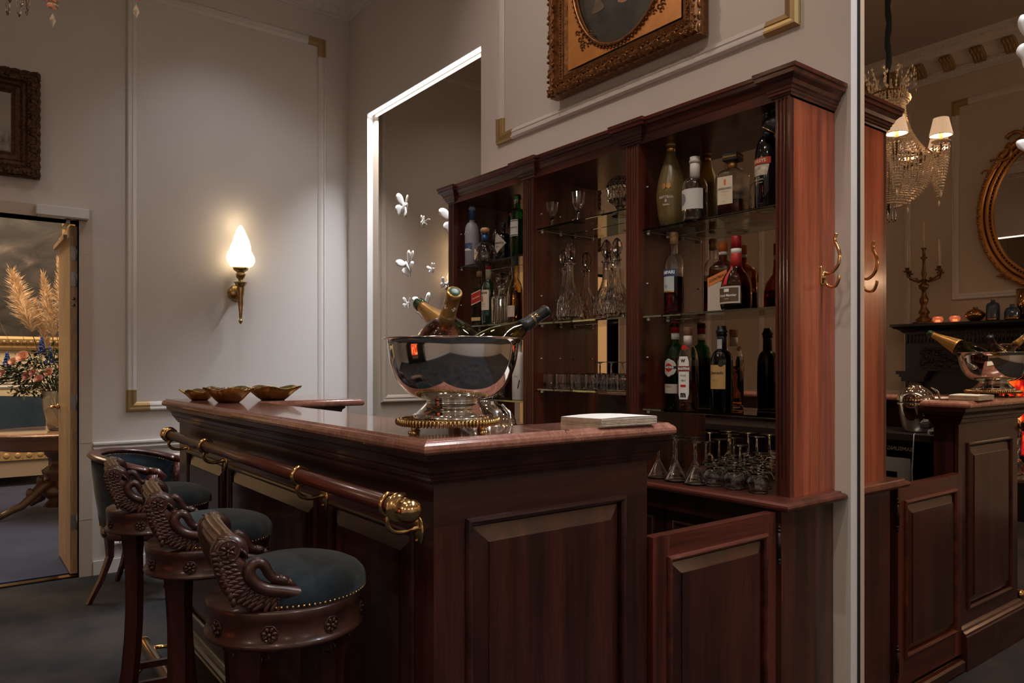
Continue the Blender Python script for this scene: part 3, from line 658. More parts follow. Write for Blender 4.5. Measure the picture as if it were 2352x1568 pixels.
# wall sconce
SC=(XL,1.575,1.775)
d=empty('wall_sconce','torch shaped brass wall lamp with lit frosted flame shade','wall lamp',SC)
b=MB(); Mx=Matrix.Translation((0,0,.02))@Matrix.Rotation(R(90),4,'Y')
b.lathe([(0,0),(.055,0),(.055,.008),(.045,.02),(.03,.028),(.015,.035),(0,.036)],28,Mx,shape=lambda a,r,z:1+(.05*cos(12*a) if r>.02 else 0)); b.build('backplate',ABRASS,d)
MB().tube([(.03,0,.02),(.06,0,.0),(.09,0,.0),(.11,0,.03)],.010,8).build('arm',ABRASS,d)
t=MB(); T=Matrix.Translation((.11,0,0))
t.lathe([(0,-.20),(.006,-.195),(.014,-.18),(.012,-.17),(.006,-.165),(.010,-.15),(.011,-.12),(.014,-.09),(.013,-.085),(.017,-.07),(.016,-.02),(.022,.02),(.026,.045),(.024,.055),(.034,.065),(.038,.078),(.046,.085),(.030,.088),(.014,.095),(.016,.105),(.026,.115),(.032,.13),(.033,.142),(.024,.15),(.03,.158),(.046,.168),(.052,.185),(0,.185)],24,T,shape=lambda a,r,z:1+(.06*cos(10*a) if -.16<z<.05 else 0)); t.build('torch_stem',ABRASS,d)
FL=mat('flame_shade_glass',(.95,.93,.88),.4,0,.35,emit=(1,.86,.62),es=.5)
g=MB(); g.lathe([(.048,.185),(.072,.20),(.086,.225),(.088,.25),(.078,.285),(.066,.31),(.064,.33),(.052,.37),(.040,.40),(.026,.44),(.012,.465),(0,.475)],40,T,shape=lambda a,r,z:1+.09*sin(5*a+z*38)); g.build('flame_shade',FL,d)
MB().ball((.11,0,.235),(.026,.026,.032)).build('bulb',mat('sconce_bulb',(1,.9,.7),.5,emit=(1,.78,.48),es=40),d)
light('sconce_light','POINT',(XL+.11,1.575,2.27),.8,(1,.78,.50),size=.06)
# ================================================================ joinery helpers
def MW(e):
    m=MB(); m.X=Matrix.Translation(-Vector(e.location)); return m
def slab(m,poly,layers,smooth=False):
    """horizontal slab with shaped edge: layers [(z,inset)]"""
    n=len(poly); P=[Vector((p[0],p[1],0)) for p in poly]; A=sum(P[i-1].x*P[i].y-P[i].x*P[i-1].y for i in range(n)); sg=1 if A>0 else -1
    off=[]
    for i in range(n):
        d1=(P[i]-P[i-1]).normalized(); d2=(P[(i+1)%n]-P[i]).normalized()
        n1=Vector((-d1.y,d1.x,0))*sg; n2=Vector((-d2.y,d2.x,0))*sg; s=n1+n2; off.append(s/max(s.dot(n1),.2))
    v=[];f=[]
    for (z,b) in layers:
        for i in range(n): q=P[i]+off[i]*b; v.append((q.x,q.y,z))
    for k in range(len(layers)-1):
        for i in range(n): f.append((k*n+i,k*n+(i+1)%n,(k+1)*n+(i+1)%n,(k+1)*n+i))
    f.append(tuple(range(n))[::-1]); f.append(tuple((len(layers)-1)*n+i for i in range(n)))
    return m.add(v,f,smooth)
BEAD=[(-.012,0),(-.012,.004),(-.009,.009),(-.004,.011),(.001,.009),(.004,.003),(.004,-.012),(.006,-.014)]
def raised(e,O,U,V,Nn,w,h,pm,bm,bev=.045,up=.010,side=True):
    """a framed raised panel: O lower left corner of the opening, U,V in-plane, Nn outward"""
    O,U,V,Nn=map(Vector,(O,U,V,Nn)); m=MW(e); g=.010
    def P(a,b,c): return O+U*a+V*b+Nn*c
    v=[P(g,g,-.012),P(w-g,g,-.012),P(w-g,h-g,-.012),P(g,h-g,-.012),
       P(g,g,-.006),P(w-g,g,-.006),P(w-g,h-g,-.006),P(g,h-g,-.006),
       P(bev,bev,up-.004),P(w-bev,bev,up-.004),P(w-bev,h-bev,up-.004),P(bev,h-bev,up-.004),
       P(bev,bev,up),P(w-bev,bev,up),P(w-bev,h-bev,up),P(bev,h-bev,up)]
    f=[(12,13,14,15)]
    for k in (0,4,8):
        for i in range(4): f.append((k+i,k+(i+1)%4,k+4+(i+1)%4,k+4+i))
    m.add(v,f); p=m.build('raised_panel',pm,e)
    b=MW(e); path=[P(0,0,0),P(w,0,0),P(w,h,0),P(0,h,0)]
    fl=(U.cross(Nn)).dot(V)<0
    b.sweep(path,Nn,BEAD,closed=True,flip=fl); b.build('bead_moulding',bm,e)

# ================================================================ the bar
E0=(-2.45,1.1,0)
bar=empty('bar_counter','long dark mahogany panelled bar counter under the red marble top','bar counter',E0)
BX0,BX1,BY0,BY1=-3.52,-1.35,.82,1.483; ZB=1.046
m=MW(bar); m.box(BX0,BX1-.015,BY0+.015,.92,0,1.116); m.box(-1.45,BX1-.015,.92,BY1,0,1.116); m.box(BX0,-3.15,.92,1.36,0,1.116)
m.build('carcass',DW['z'],bar)
# face frame, long side and end
m=MW(bar); xs=[-3.52,-3.354,-2.85,-2.76,-1.98,-1.87,-1.438,-1.3508]
for a,b in ((0,1),(2,3),(4,5),(6,7)): MW(bar).box(xs[a],xs[b],BY0,BY0+.016,.25,.925).build('stile',DW['z'],bar)
MW(bar).box(-1.37,BX1,BY0+.001,.914,.25,.951).build('stile',DW['z'],bar); MW(bar).box(-1.37,BX1,1.388,BY1,.25,.951).build('stile',DW['z'],bar)
MW(bar).box(BX0,BX1-.001,BY0-.0005,BY0+.016,.925,1.116).build('rail',DW['x'],bar); MW(bar).box(BX0,BX1-.001,BY0-.0005,BY0+.016,0,.25).build('rail',DW['x'],bar)
MW(bar).box(-1.37,BX1+.0005,BY0,BY1,.951,1.116).build('rail',DW['y'],bar); MW(bar).box(-1.37,BX1+.0005,BY0,BY1,0,.25).build('rail',DW['y'],bar)
for a,b in ((-3.354,-2.85),(-2.76,-1.98),(-1.87,-1.438)): raised(bar,(a,BY0,.25),(1,0,0),(0,0,1),(0,-1,0),b-a,.675,DW['z'],DW['x'])
raised(bar,(BX1,.914,.25),(0,1,0),(0,0,1),(1,0,0),.474,.701,DW['z'],DW['y'])
CORN=[(0,0),(.007,0),(.009,.006),(.014,.009),(.015,.015),(.019,.017),(.020,.023),(.026,.028),(.029,.040),(.038,.052),(.044,.056),(.046,.070),(0,.070)]
m=MW(bar); m.sweep([(BX0,1.36,ZB),(BX0,BY0,ZB),(BX1,BY0,ZB),(BX1,BY1,ZB),(-1.45,BY1,ZB),(-1.45,1.0,ZB)],(0,0,1),CORN); m.build('cornice',DW['x'],bar)
m=MW(bar); m.sweep([(BX0,1.36,0),(BX0,BY0,0),(BX1,BY0,0),(BX1,BY1,0)],(0,0,1),[(0,0),(.034,0),(.034,.145),(.030,.150),(.028,.158),(.018,.164),(.014,.172),(.006,.178),(0,.18)]); m.build('plinth',DW['x'],bar)
m=MW(bar); cp=[(0,0),(.09,0),(.088,-.012),(.074,-.02),(.07,-.032),(.052,-.040),(.034,-.044),(.026,-.060),(.012,-.078),(0,-.08)]
m.X=Matrix.Translation(Vector((-3.20,1.36,1.116))-Vector(E0)); m.prism(cp,-.04,.04,Matrix(((0,0,1,0),(1,0,0,0),(0,1,0,0),(0,0,0,1)))); m.build('corbel',DW['z'],bar)
# marble top
mt=empty('marble_bar_top','polished red marble bar top with rounded edge on the mahogany counter','bar top',(-2.45,1.0,1.116))
m=MW(mt); slab(m,[(-3.59,.76),(-1.287,.76),(-1.287,1.53),(-1.49,1.53),(-1.49,1.03),(-3.07,1.03),(-3.07,1.50),(-3.59,1.50)],[(1.116,.014),(1.117,.006),(1.122,.001),(1.129,0),(1.136,.002),(1.141,.007),(1.1425,.010),(1.1435,.011),(1.148,.016)])
m.build('slab',MARB,mt)
JN=mat('marble_joint',(.05,.022,.016),.5); JW=mat('marble_vein_joint',(.55,.38,.30),.3)
m=MW(mt); m.box(-1.47,-1.2865,1.150,1.1515,1.147,1.1483); m.build('slab_joint',JN,mt); 
m=MW(mt); m.box(-1.47,-1.31,1.098,1.0995,1.147,1.1483); m.build('slab_joint',JW,mt)

# brass and mahogany arm rail
rail=empty('bar_arm_rail','mahogany arm rail with brass rings and ball ends along the front of the bar','rail',(-2.4,.75,1.0))
m=MW(rail); m.tube([(-3.40,.75,1.003),(-1.375,.75,1.003)],.0195,20); m.build('tube',W['x'],rail)
for x,s in ((-3.40,-1),(-1.374,1)):
    m=MW(rail); Mx=Matrix.Translation((x,.75,1.003))@Matrix.Rotation(R(90*s),4,'Y')
    m.lathe([(0,-.004),(.022,-.004),(.031,-.001),(.0325,.002),(.031,.005),(.020,.008),(.014,.011),(.0135,.013)]+[(.0285*sin(R(a)),.038-.0285*cos(R(a))) for a in range(28,181,8)]+[(0,.0665)],32,Mx); m.build('ball_end',BRASS,rail)
for x in (-3.370,-2.835,-1.918,-1.410):
    m=MW(rail); cc=Vector((x,.75,1.003))
    m.tube([cc+Vector((0,.023*cos(t),.023*sin(t))) for t in [2*PI*k/24 for k in range(24)]],.0065,8,closed=True)
    m.tube(cat([(x,.745,.98),(x,.742,.962),(x,.755,.946),(x,.78,.940),(x,.80,.943),(x,.815,.945)],4),[.008,.0075,.007,.0065]+[.006]*13+[.007,.008,.009,.009],9)
    m.lathe([(0,0),(.022,0),(.022,.003),(.018,.006),(0,.007)],20,Matrix.Translation((x,BY0,.938))@Matrix.Rotation(R(90),4,'X')@Matrix.Scale(1.5,4,(0,1,0)))
    for dz in (-.021,.021): m.ball((x,BY0-.007,.938+dz),.004,6,4)
    m.build('bracket',BRASS,rail)
# brass foot rail
fr=empty('brass_foot_rail','brass foot rail on curved feet low along the front of the bar','foot rail',(-2.4,.64,0))
m=MW(fr); m.tube([(-3.35,.64,.15),(-1.40,.64,.15)],.024,18); m.ball((-3.355,.64,.15),(.02,.028,.028)); m.ball((-1.395,.64,.15),(.02,.028,.028)); m.build('tube',BRASS,fr)
for x in (-3.28,-2.45,-1.5):
    m=MW(fr); m.tube([(x,.64,.13),(x,.64,.10),(x,.60,.05),(x,.59,.012)],[.012,.009,.008,.010],8); m.lathe([(.03,0),(.03,.004),(.01,.012)],14,Matrix.Translation((x,.59,0))); m.tube([(x,.66,.15),(x,.80,.13)],.008,8); m.build('foot_bracket',BRASS,fr)

# raised floor behind the bar with a nosing
pf=empty('trim_platform',None,None,(-2.4,1.5,0)); pf['kind']='structure'
m=MW(pf); m.box(-3.15,-1.36,.92,2.12,0,.05); m.build('deck',mat('bar_mat',(.03,.02,.018),.7),pf)
m=MW(pf); m.cbox(-1.375,-1.32,1.483,2.11,0,.052,.008); m.build('nosing',DW['y'],pf)
m=MW(pf); m.box(-1.40,-1.345,1.483,2.11,.0505,.054); m.build('brass_strip',ABRASS,pf)

# flap gate
gate=empty('bar_gate','low panelled mahogany gate closing the gap between the bar end and the back bar','gate',(-1.345,2.06,.07))
G0,G1,GZ0,GZ1=1.49,2.055,.075,.84; GX0,GX1=-1.368,-1.335
MW(gate).box(GX0,GX1,G0,1.558,GZ0,GZ1).build('stile',W['z'],gate); MW(gate).box(GX0,GX1,1.995,G1,GZ0,GZ1).build('stile',W['z'],gate)
m=MW(gate); m.box(GX0+.0003,GX1-.0003,1.558,1.995,.770,GZ1-.0002); m.box(GX0+.0003,GX1-.0003,1.558,1.995,GZ0,.19); m.box(GX0+.004,GX1-.014,1.555,2.0,.185,.775); m.build('rail',W['y'],gate)
raised(gate,(GX1,1.558,.19),(0,1,0),(0,0,1),(1,0,0),.437,.58,DW['z'],W['y'],bev=.04)
for z in (.735,.18):
    m=MW(gate); m.tube([(GX1+.004,2.068,z-.05),(GX1+.004,2.068,z+.05)],.0065,10)
    for s in (1,-1): m.ball((GX1+.004,2.068,z+s*.056),(.0055,.0055,.008)); m.ball((GX1+.004,2.068,z+s*.045),.008)
    m.build('hinge',mat('dark_hinge',(.05,.04,.035),.3,.9),gate)

# inner work counter, fridge, phone, ice bucket
o=MB().box(-3.10,-1.452,.925,1.335,.945,.975).build('work_counter',mat('dark_worktop',(.025,.018,.016),.3)); tag(o,'dark lower work counter on the bartender side of the bar','worktop')
fg=empty('wine_fridge','black and steel under-counter fridge seen only in the mirror','fridge',(-1.93,1.14,.05))
m=MW(fg); m.box(-2.23,-1.63,.93,1.285,.055,.94); m.build('cabinet',BLACK,fg)
m=MW(fg); m.box(-2.23,-1.63,1.285,1.300,.862,.938); m.build('control_panel',mat('gloss_black',(.01,.01,.012),.1,coat=1),fg)
m=MW(fg); m.box(-2.23,-1.63,1.285,1.305,.79,.858); m.box(-2.23,-2.17,1.285,1.305,.08,.79); m.box(-1.69,-1.63,1.285,1.305,.08,.79); m.box(-2.17,-1.69,1.285,1.305,.08,.13); m.build('door_frame',mat('fridge_steel',(.45,.42,.38),.35,.6),fg)
m=MW(fg); m.box(-2.17,-1.69,1.288,1.296,.13,.79); m.build('door_glass',mat('smoked_glass',(.01,.008,.008),.05,coat=1),fg)
MT=Matrix(((-1,0,0,.25),(0,0,1,.161),(0,1,0,.85),(0,0,0,1)))
text(fg,'SAMSUNG',.026,WHI,MT,bold=.0006)
ib=empty('ice_bucket','chrome dome-lidded ice bucket on the lower counter behind the champagne bowl','ice bucket',(-1.66,1.18,.975))
MB().lathe([(0,0),(.042,0),(.05,.006),(.060,.03),(.075,.09),(.081,.13),(.0815,.142),(.079,.144),(0,.144)],36).build('pail',CHROME,ib)
MB().lathe([(.0815,.142),(.083,.15),(.080,.172),(.068,.196),(.045,.214),(.030,.219),(.028,.226),(.012,.229),(0,.229)],36).build('dome_lid',CHROME,ib)
h=MB(); h.tube([(.083,0,.11),(.105,0,.12),(.112,0,.16),(.10,0,.2),(.07,0,.218)],[.005,.006,.006,.006,.004],8); h.build('handle',CHROME,ib)
tg=empty('ice_tongs','steel ice tongs lying beside the chrome ice bucket','tongs',(-1.55,1.24,.975))
h=MB(); h.tube([(0,0,.004),(.06,.03,.10),(.09,.05,.13)],[.005,.004,.006],6); h.tube([(.02,-.01,.004),(.075,.02,.095),(.10,.045,.12)],[.005,.004,.006],6); h.build('arms',CHROME,tg)
ph=empty('telephone','grey desk telephone with coiled cord on the lower bar counter','telephone',(-1.53,1.15,.975))
h=MB(); h.prism([(0,0),(.16,0),(.16,.05),(0,.018)],-.045,.045,Matrix(((0,0,1,0),(-1,0,0,.1),(0,1,0,0),(0,0,0,1)))); h.build('base',mat('phone_grey',(.30,.29,.28),.5),ph)
h=MB(); h.X=Matrix.Translation((-.025,.02,.047)); h.tube([(0,-.075,.012),(0,-.06,.022),(0,.06,.010),(0,.075,-.004)],[.016,.012,.012,.016],8); h.build('handset',BLACK,ph)
kb=MB()
for i in range(3):
    for j in range(4): kb.obox((.012+.013*i,.05-.02*j,.034+.003*j),.009,.011,.006)
kb.build('keys',BLACK,ph)
h=MB(); h.tube([(.0+.006*cos(k*.9),.10+k*.0013,.012+.006*sin(k*.9)) for k in range(60)],.002,4); h.build('coiled_cord',BLACK,ph)
h=MB().tube([(-1.60,1.32,.98),(-1.598,1.338,.976),(-1.597,1.345,.94),(-1.60,1.352,.8),(-1.585,1.36,.6),(-1.57,1.36,.4),(-1.58,1.35,.08)],.003,6).build('cable',mat('grey_cable',(.25,.25,.25),.5)); tag(h,'thin grey cable hanging over the lower counter in front of the fridge','cable')

# ================================================================ the back bar
bb=empty('back_bar','tall mahogany back bar with fluted pilasters, three mirrored bays and cornice','display cabinet',(-2.35,2.3,0))
XP=[(-3.37,-3.318),(-2.721,-2.643),(-2.058,-1.99),(-1.391,-1.338)]
CY=2.14; CZ0,CZ1=.875,2.165; MY=2.345
def pil(x0,x1):
    w=x1-x0; ng=4 if w>.06 else 3; mgn=.007; gw=(w-2*mgn)/ng; pts=[(x0,CY+.02),(x0,CY)]
    for k in range(ng):
        a=x0+mgn+k*gw
        for t in range(7):
            th=PI*t/6; pts.append((a+gw*.5-cos(th)*gw*.36,CY+.0065*sin(th)))
    pts+=[(x1,CY),(x1,CY+.02)]
    m=MW(bb); m.prism([(p[0],p[1]) for p in pts],CZ0+.055,CZ1); m.box(x0,x1,CY,CY+.02,CZ0,CZ0+.055)
    return m.build('pilaster',W['z'],bb)
for a,b in XP: pil(a,b)
m=MW(bb)
m.box(-3.37,-3.319,CY+.02,YB-.002,CZ0,CZ1)
m.box(-2.720,-2.644,CY+.02,YB-.002,CZ0,CZ1); m.box(-2.057,-1.991,CY+.02,YB-.002,CZ0,CZ1); m.box(-1.390,-1.345,CY+.02,YB-.002,CZ0,CZ1)
m.build('uprights',W['z'],bb)
m=MW(bb); m.box(-1.345,-1.338,CY+.0205,YB-.002,CZ0,CZ1); m.build('side_panel',CW,bb)
m=MW(bb); m.box(-3.37,-1.338,CY+.001,YB-.002,CZ1-.006,CZ1+.08); m.build('top_board',W['x'],bb)
CC=[(0,0),(.003,0),(.005,.006),(.010,.009),(.010,.016),(.014,.019),(.015,.026),(.020,.030),(.024,.042),(.034,.053),(.040,.056),(.041,.068),(.045,.071),(.046,.083),(0,.083)]
m=MW(bb); c_=.018
path=[(-3.37,YB-.002),(-3.37,CY-c_+.018),(-3.306,CY),(-3.306,CY+c_),(-2.733,CY+c_),(-2.733,CY),(-2.631,CY),(-2.631,CY+c_),(-2.070,CY+c_),(-2.070,CY),(-1.978,CY),(-1.978,CY+c_),(-1.403,CY+c_),(-1.403,CY),(-1.338,CY),(-1.338,YB-.002)]
m.sweep([(x,y,CZ1) for x,y in path],(0,0,1),CC); m.build('cornice',W['x'],bb)
for (a,b) in ((-3.319,-2.720),(-2.644,-2.057),(-1.991,-1.390)):
    m=MW(bb); m.box(a,b,MY,MY+.006,CZ0,CZ1-.006); m.build('mirror_back',BRONZE,bb)
# shelf pin holes and clear pins
hm=MW(bb); pn=MW(bb)
for x,s in ((-3.318,1),(-2.721,-1),(-2.643,1),(-2.058,-1),(-1.99,1),(-1.391,-1)):
    for y in (2.185,2.30):
        for k in range(34):
            z=.93+k*.036; hm.add([(x+s*.0003,y-.002,z-.002),(x+s*.0003,y+.002,z-.002),(x+s*.0003,y+.002,z+.002),(x+s*.0003,y-.002,z+.002)],[(0,1,2,3)])
        for z in (1.33,1.62,2.0): pn.tube([(x,y,z),(x+s*.008,y,z)],.0035,6)
hm.build('pin_holes',BLACK,bb); pn.build('shelf_pins',DOTS,bb)
# lower half
m=MW(bb); m.box(-3.38,-1.352,2.20,YB-.002,0,.845); m.box(-3.38,-1.352,2.115,2.21,.765,.845); m.box(-3.38,-3.33,2.115,2.21,.05,.77); m.build('base_carcass',DW['z'],bb)
m=MW(bb); m.box(-1.400,-1.3435,2.10,YB-.002,0,.845); m.build('base_side_panel',wood('base_side_veneer','z',(.030,.012,.008),(.10,.026,.014),rough=.35,stripe=24),bb)
for k,x in enumerate((-3.32,-2.84,-2.36,-1.88)):
    m=MW(bb); m.box(x,x+.47,2.17,2.20,.06,.755); m.build('base_door',DW['z'],bb)
    raised(bb,(x+.05,2.17,.11),(1,0,0),(0,0,1),(0,-1,0),.37,.6,DW['z'],DW['x'],bev=.035,up=.006)
m=MW(bb); slab(m,[(-3.425,2.05),(-1.290,2.05),(-1.290,YB-.002),(-3.425,YB-.002)],[(.842,.030),(.844,.010),(.849,.002),(.856,0),(.863,.002),(.868,.008),(.869,.014),(.875,.017)]); m.build('ledge',W['x'],bb)
# glass shelves
bays={'left':(-3.314,-2.725),'middle':(-2.639,-2.062),'right':(-1.986,-1.395)}
SH={'left':(1.824,1.505,1.129),'middle':(1.928,1.495,1.191),'right':(1.830,1.493,1.130)}
lv=('upper','middle','lower')
for bname,(a,b) in bays.items():
    for k,z in enumerate(SH[bname]):
        e=empty('glass_shelf','%s glass shelf in the %s bay of the back bar'%(lv[k],bname),'shelf',((a+b)/2,2.25,z-.008))
        MB().box(-(b-a)/2,(b-a)/2,-.09,.09,0,.008).build('pane',SHELFG,e)
        for sx in (-1,1):
            for yy in (-.065,.05):
                MB().tube([(sx*(b-a)/2,yy,-.007),(sx*((b-a)/2-.010),yy,-.007)],.0055,8).build('shelf_support',DOTS,e)
# black spotlight under the top of the right bay
e=empty('cabinet_spotlight','small black spotlight under the top board of the right bay','spotlight',(-1.43,2.21,2.159))
MB().lathe([(.0,0),(.022,0),(.022,-.012),(0,-.012)],16).build('mount',BLACK,e)
s=MB(); s.X=Matrix.Translation((0,0,-.045))@Matrix.Rotation(R(35),4,'Y'); s.lathe([(0,.030),(.020,.028),(.036,.012),(.042,-.012),(.042,-.03),(.036,-.032),(.034,-.02),(0,-.016)],20); s.build('lamp_head',BLACK,e)
s=MB(); s.X=Matrix.Translation((0,0,-.045))@Matrix.Rotation(R(35),4,'Y'); s.tube([(.0425*cos(2*PI*k/20),.0425*sin(2*PI*k/20),-.03) for k in range(20)],.0018,5,closed=True); s.build('rim',BRASS,e)
MB().ball((-.02,-.02,-.085),(.018,.018,.014)).build('swivel_knob',BLACK,e)
# brass coat hook
e=empty('coat_hook','curved brass coat hook screwed to the red side of the back bar','coat hook',(-1.338,2.33,1.60))
MB().cbox(0,.005,-.014,.014,-.03,.03,.002).build('backplate',BRASS,e)
h=MB(); h.tube(cat([(.004,0,.01),(.03,-.0,.005),(.055,.0,.03),(.060,.0,.07),(.045,0,.11),(.050,0,.135)]),.0055,10)
h.tube(cat([(.004,0,-.01),(.02,-.0,-.035),(.045,-.0,-.040),(.058,0,-.018),(.06,0,-.005)]),.0052,10); h.tube([(.004,0,.01),(.004,0,-.02)],.008,8); h.build('double_hook',BRASS,e)
# ================================================================ swan bar stools
def make_stool(label,loc):
    st=empty('swan_bar_stool',label,'bar stool',loc); RR=.165
    MB().lathe([(0,.735),(RR*.93,.735),(RR*1.0,.738),(RR*1.015,.743),(RR*1.0,.749),(RR*.975,.752),(RR*.975,.790),(RR*.985,.793),(RR*.985,.808),(RR*.975,.812),(0,.812)],56).build('apron',CARVE,st)
    for k in range(8):
        a=R(22.5+45*k); r=MB(); M=Matrix.Translation((RR*.975*cos(a),RR*.975*sin(a),.770))@Matrix.Rotation(a,4,'Z')@Matrix.Rotation(R(90),4,'Y'); r.X=M
        r.ball((0,0,.004),(.0045,.0045,.004),8,5)
        for q in range(7):
            b=2*PI*q/7; Mr=Matrix.Rotation(b,3,'Z'); r.ball((.010*cos(b),.010*sin(b),.001),(.0062,.0042,.0035),7,4,Mr.to_3x3())
        r.tube([(.0165*cos(2*PI*t/20)*(1+.06*cos(7*2*PI*t/20)),.0165*sin(2*PI*t/20)*(1+.06*cos(7*2*PI*t/20)),0) for t in range(20)],.0018,4,closed=True)
        r.build('rosette',CARVE,st)
    # cushion set to the front (toward the bar), domed
    cu=MB(); rows=[]; cR=.150
    prof=[(1.0,0),(1.03,.010),(1.03,.022),(1.0,.034),(.93,.046),(.80,.056),(.62,.064),(.40,.069),(.18,.071),(.001,.072)]
    cu.lathe([(cR*r,.812+z) for r,z in prof],48,Matrix.Translation((0,.018,0)),shape=lambda a,r,z:1 if sin(a)>-.3 else 1-.10*(-sin(a)-.3)); cu.build('cushion',VELV,st)
    nh=MB()
    for k in range(58):
        a=R(-25)+R(230)*k/57; nh.ball((cR*1.02*cos(a),.018+cR*1.02*sin(a),.818),.0033,6,4)
    nh.build('nailhead_trim',BRASS,st)
    wing=[(-0.184,0.95),(-0.187,0.936),(-0.184,0.915),(-0.179,0.894),(-0.171,0.872),(-0.159,0.851),(-0.139,0.835),(-0.114,0.824),(-0.084,0.817),(-0.052,0.813),(-0.028,0.811),(0.007,0.811),(0.003,0.818),(-0.003,0.828),(-0.006,0.842),(-0.019,0.850),(-0.041,0.846),(-0.084,0.850),(-0.110,0.864),(-0.125,0.885),(-0.126,0.906),(-0.122,0.914),(-0.133,0.926),(-0.143,0.938),(-0.147,0.953),(-0.161,0.965),(-0.175,0.963)]
    for s in (1,-1):
        X=.120*s; sw=empty_child('swan_arm',st,(X,.020,0))
        # body: inflated outline in the y,z plane
        w=MB(); n=len(wing); cen=Vector((-.108,.868)); 
        P=[Vector(p) for p in wing]; sm=[]
        for i in range(n):
            for t in (0,.5):
                p0,p1,p2,p3=P[i-1],P[i],P[(i+1)%n],P[(i+2)%n]; sm.append(.5*((2*p1)+(-p0+p2)*t+(2*p0-5*p1+4*p2-p3)*t*t+(-p0+3*p1-3*p2+p3)*t**3))
        lay=[(-.016,.90),(-.011,1),(.011,1),(.017,.90),(.019,.72)]; v=[];f=[]; mm=len(sm)
        spine=[Vector((-.165,.94)),Vector((-.155,.90)),Vector((-.135,.86)),Vector((-.095,.835)),Vector((-.045,.830)),Vector((-.01,.825))]
        def near(q):
            best=None
            for a,b in zip(spine,spine[1:]):
                t=max(0,min(1,(q-a).dot(b-a)/(b-a).length_squared)); c=a+(b-a)*t
                if best is None or (q-c).length<(q-best).length: best=c
            return best
        for (x,k) in lay:
            for q in sm: c=near(q); r=c+(q-c)*k; v.append((x*s,r.x,r.y))
        for i in range(len(lay)-1):
            for k in range(mm): f.append((i*mm+k,i*mm+(k+1)%mm,(i+1)*mm+(k+1)%mm,(i+1)*mm+k))
        # close to the spine
        b=len(v)
        for q in sm: c=near(q); v.append((.020*s,c.x,c.y))
        L=(len(lay)-1)*mm
        for k in range(mm): f.append((L+k,L+(k+1)%mm,b+(k+1)%mm,b+k))
        for q in sm: c=near(q); v.append((-.017*s,c.x,c.y))
        for k in range(mm): f.append((k,(k+1)%mm,b+mm+(k+1)%mm,b+mm+k))
        w.add(v,f,True)
        # feathers in three rows following the wing
        for row,(offs,ln,wd_) in enumerate(((-.013,.026,.0062),(-.001,.025,.0058),(.010,.021,.0052))):
            m_=21
            for k in range(m_):
                t=k/(m_-1)*(len(spine)-1.01); i=int(t); fr=t-i; c=spine[i].lerp(spine[i+1],fr); d=(spine[i+1]-spine[i]).normalized(); nn=Vector((-d.y,d.x))
                c=c+nn*offs; ang=math.atan2(nn.y,nn.x)-.45
                Mr=Matrix(((0,0,1),(cos(ang),-sin(ang),0),(sin(ang),cos(ang),0)))
                w.ball((.0190*s,c.x,c.y),(ln*.50,wd_*.75,.0026),9,5,Mr)
        for k in range(8):
            for r_ in range(3): w.ball((.0185*s,-.062+.0075*k,.842-.0065*r_-.0005*k),.0038,6,4)
        for k in range(9):     # long outer quills along the back edge
            t=k/8; y=-.181+.028*t**1.5; z=.94-.10*t; w.ball((.0185*s,y+.006,z),(.004,.006,.010),6,4)
        w.build('wing_body',CARVE,sw,recalc=True)
        nk=MB(); NP=[(.002,.832),(-.03,.842),(-.058,.850),(-.086,.857),(-.106,.870),(-.117,.889),(-.114,.905),(-.100,.912),(-.088,.903),(-.080,.887),(-.070,.876),(-.060,.874)]
        sp=[]; P=[Vector(p) for p in NP]
        for i in range(len(P)-1):
            for t in (0,.5):
                p0,p1,p2,p3=P[max(i-1,0)],P[i],P[i+1],P[min(i+2,len(P)-1)]; sp.append(.5*((2*p1)+(-p0+p2)*t+(2*p0-5*p1+4*p2-p3)*t*t+(-p0+3*p1-3*p2+p3)*t**3))
        sp.append(P[-1]); N_=len(sp)
        nk.tube([(.016*s,p.x,p.y) for p in sp],[.0150-.0065*(i/N_) for i in range(N_)],12); nk.build('neck',CARVE,sw)
        hd=MB(); hd.X=Matrix.Translation((.016*s,-.054,.871))@Matrix.Rotation(R(-22),4,'X')
        hd.ball((0,0,0),(.0105,.017,.0105),14,9); hd.tube([(0,.010,0),(0,.020,-.002),(0,.030,-.004)],[(.009),(.006),(.003)],8)
        for q in (1,-1): hd.ball((.0095*q,.004,.003),.0022,6,4)
        hd.build('head',CARVE,sw)
        ro=MB(); ro.X=Matrix.Translation((.016*s,-.157,.942))@Matrix.Rotation(R(90)*s,4,'Y')
        ro.lathe([(0,0),(.020,0),(.022,.004),(.018,.005),(0,.003)],24); ro.tube([((.0235-.0006*k)*cos(k*.45),(.0235-.0006*k)*sin(k*.45),.003) for k in range(20)],.0028,5)
        for q in range(6):
            b=2*PI*q/6; ro.ball((.009*cos(b),.009*sin(b),.005),(.0075,.0034,.003),7,4,Matrix.Rotation(b,3,'Z'))
        ro.ball((0,0,.007),.0035,7,5); ro.build('scroll_rosette',CARVE,sw)
    # fluted rolled crest round the back
    cr=MB(); K=30; Q=[]
    for k in range(K):
        t=k/(K-1); # from the near swan across the back to the far one
        Q.append(Vector((.124-.248*t,-.134-.014*sin(PI*t),.946+.012*sin(PI*t))))
    n=88; v=[];f=[]
    for i,p in enumerate(Q):
        t=(Q[min(i+1,K-1)]-Q[max(i-1,0)]).normalized(); sdv=Vector((t.y,-t.x,0)).normalized(); up=t.cross(sdv); e_=min(1,min(i,K-1-i)/3+.6)*1.08
        for k in range(n):
            th=2*PI*k/n; q=1-.24*abs(sin(5.5*th))**.7+.09; v.append(p+(sdv*cos(th)*.0175+Vector((0,0,1))*sin(th)*.024)*q*e_)
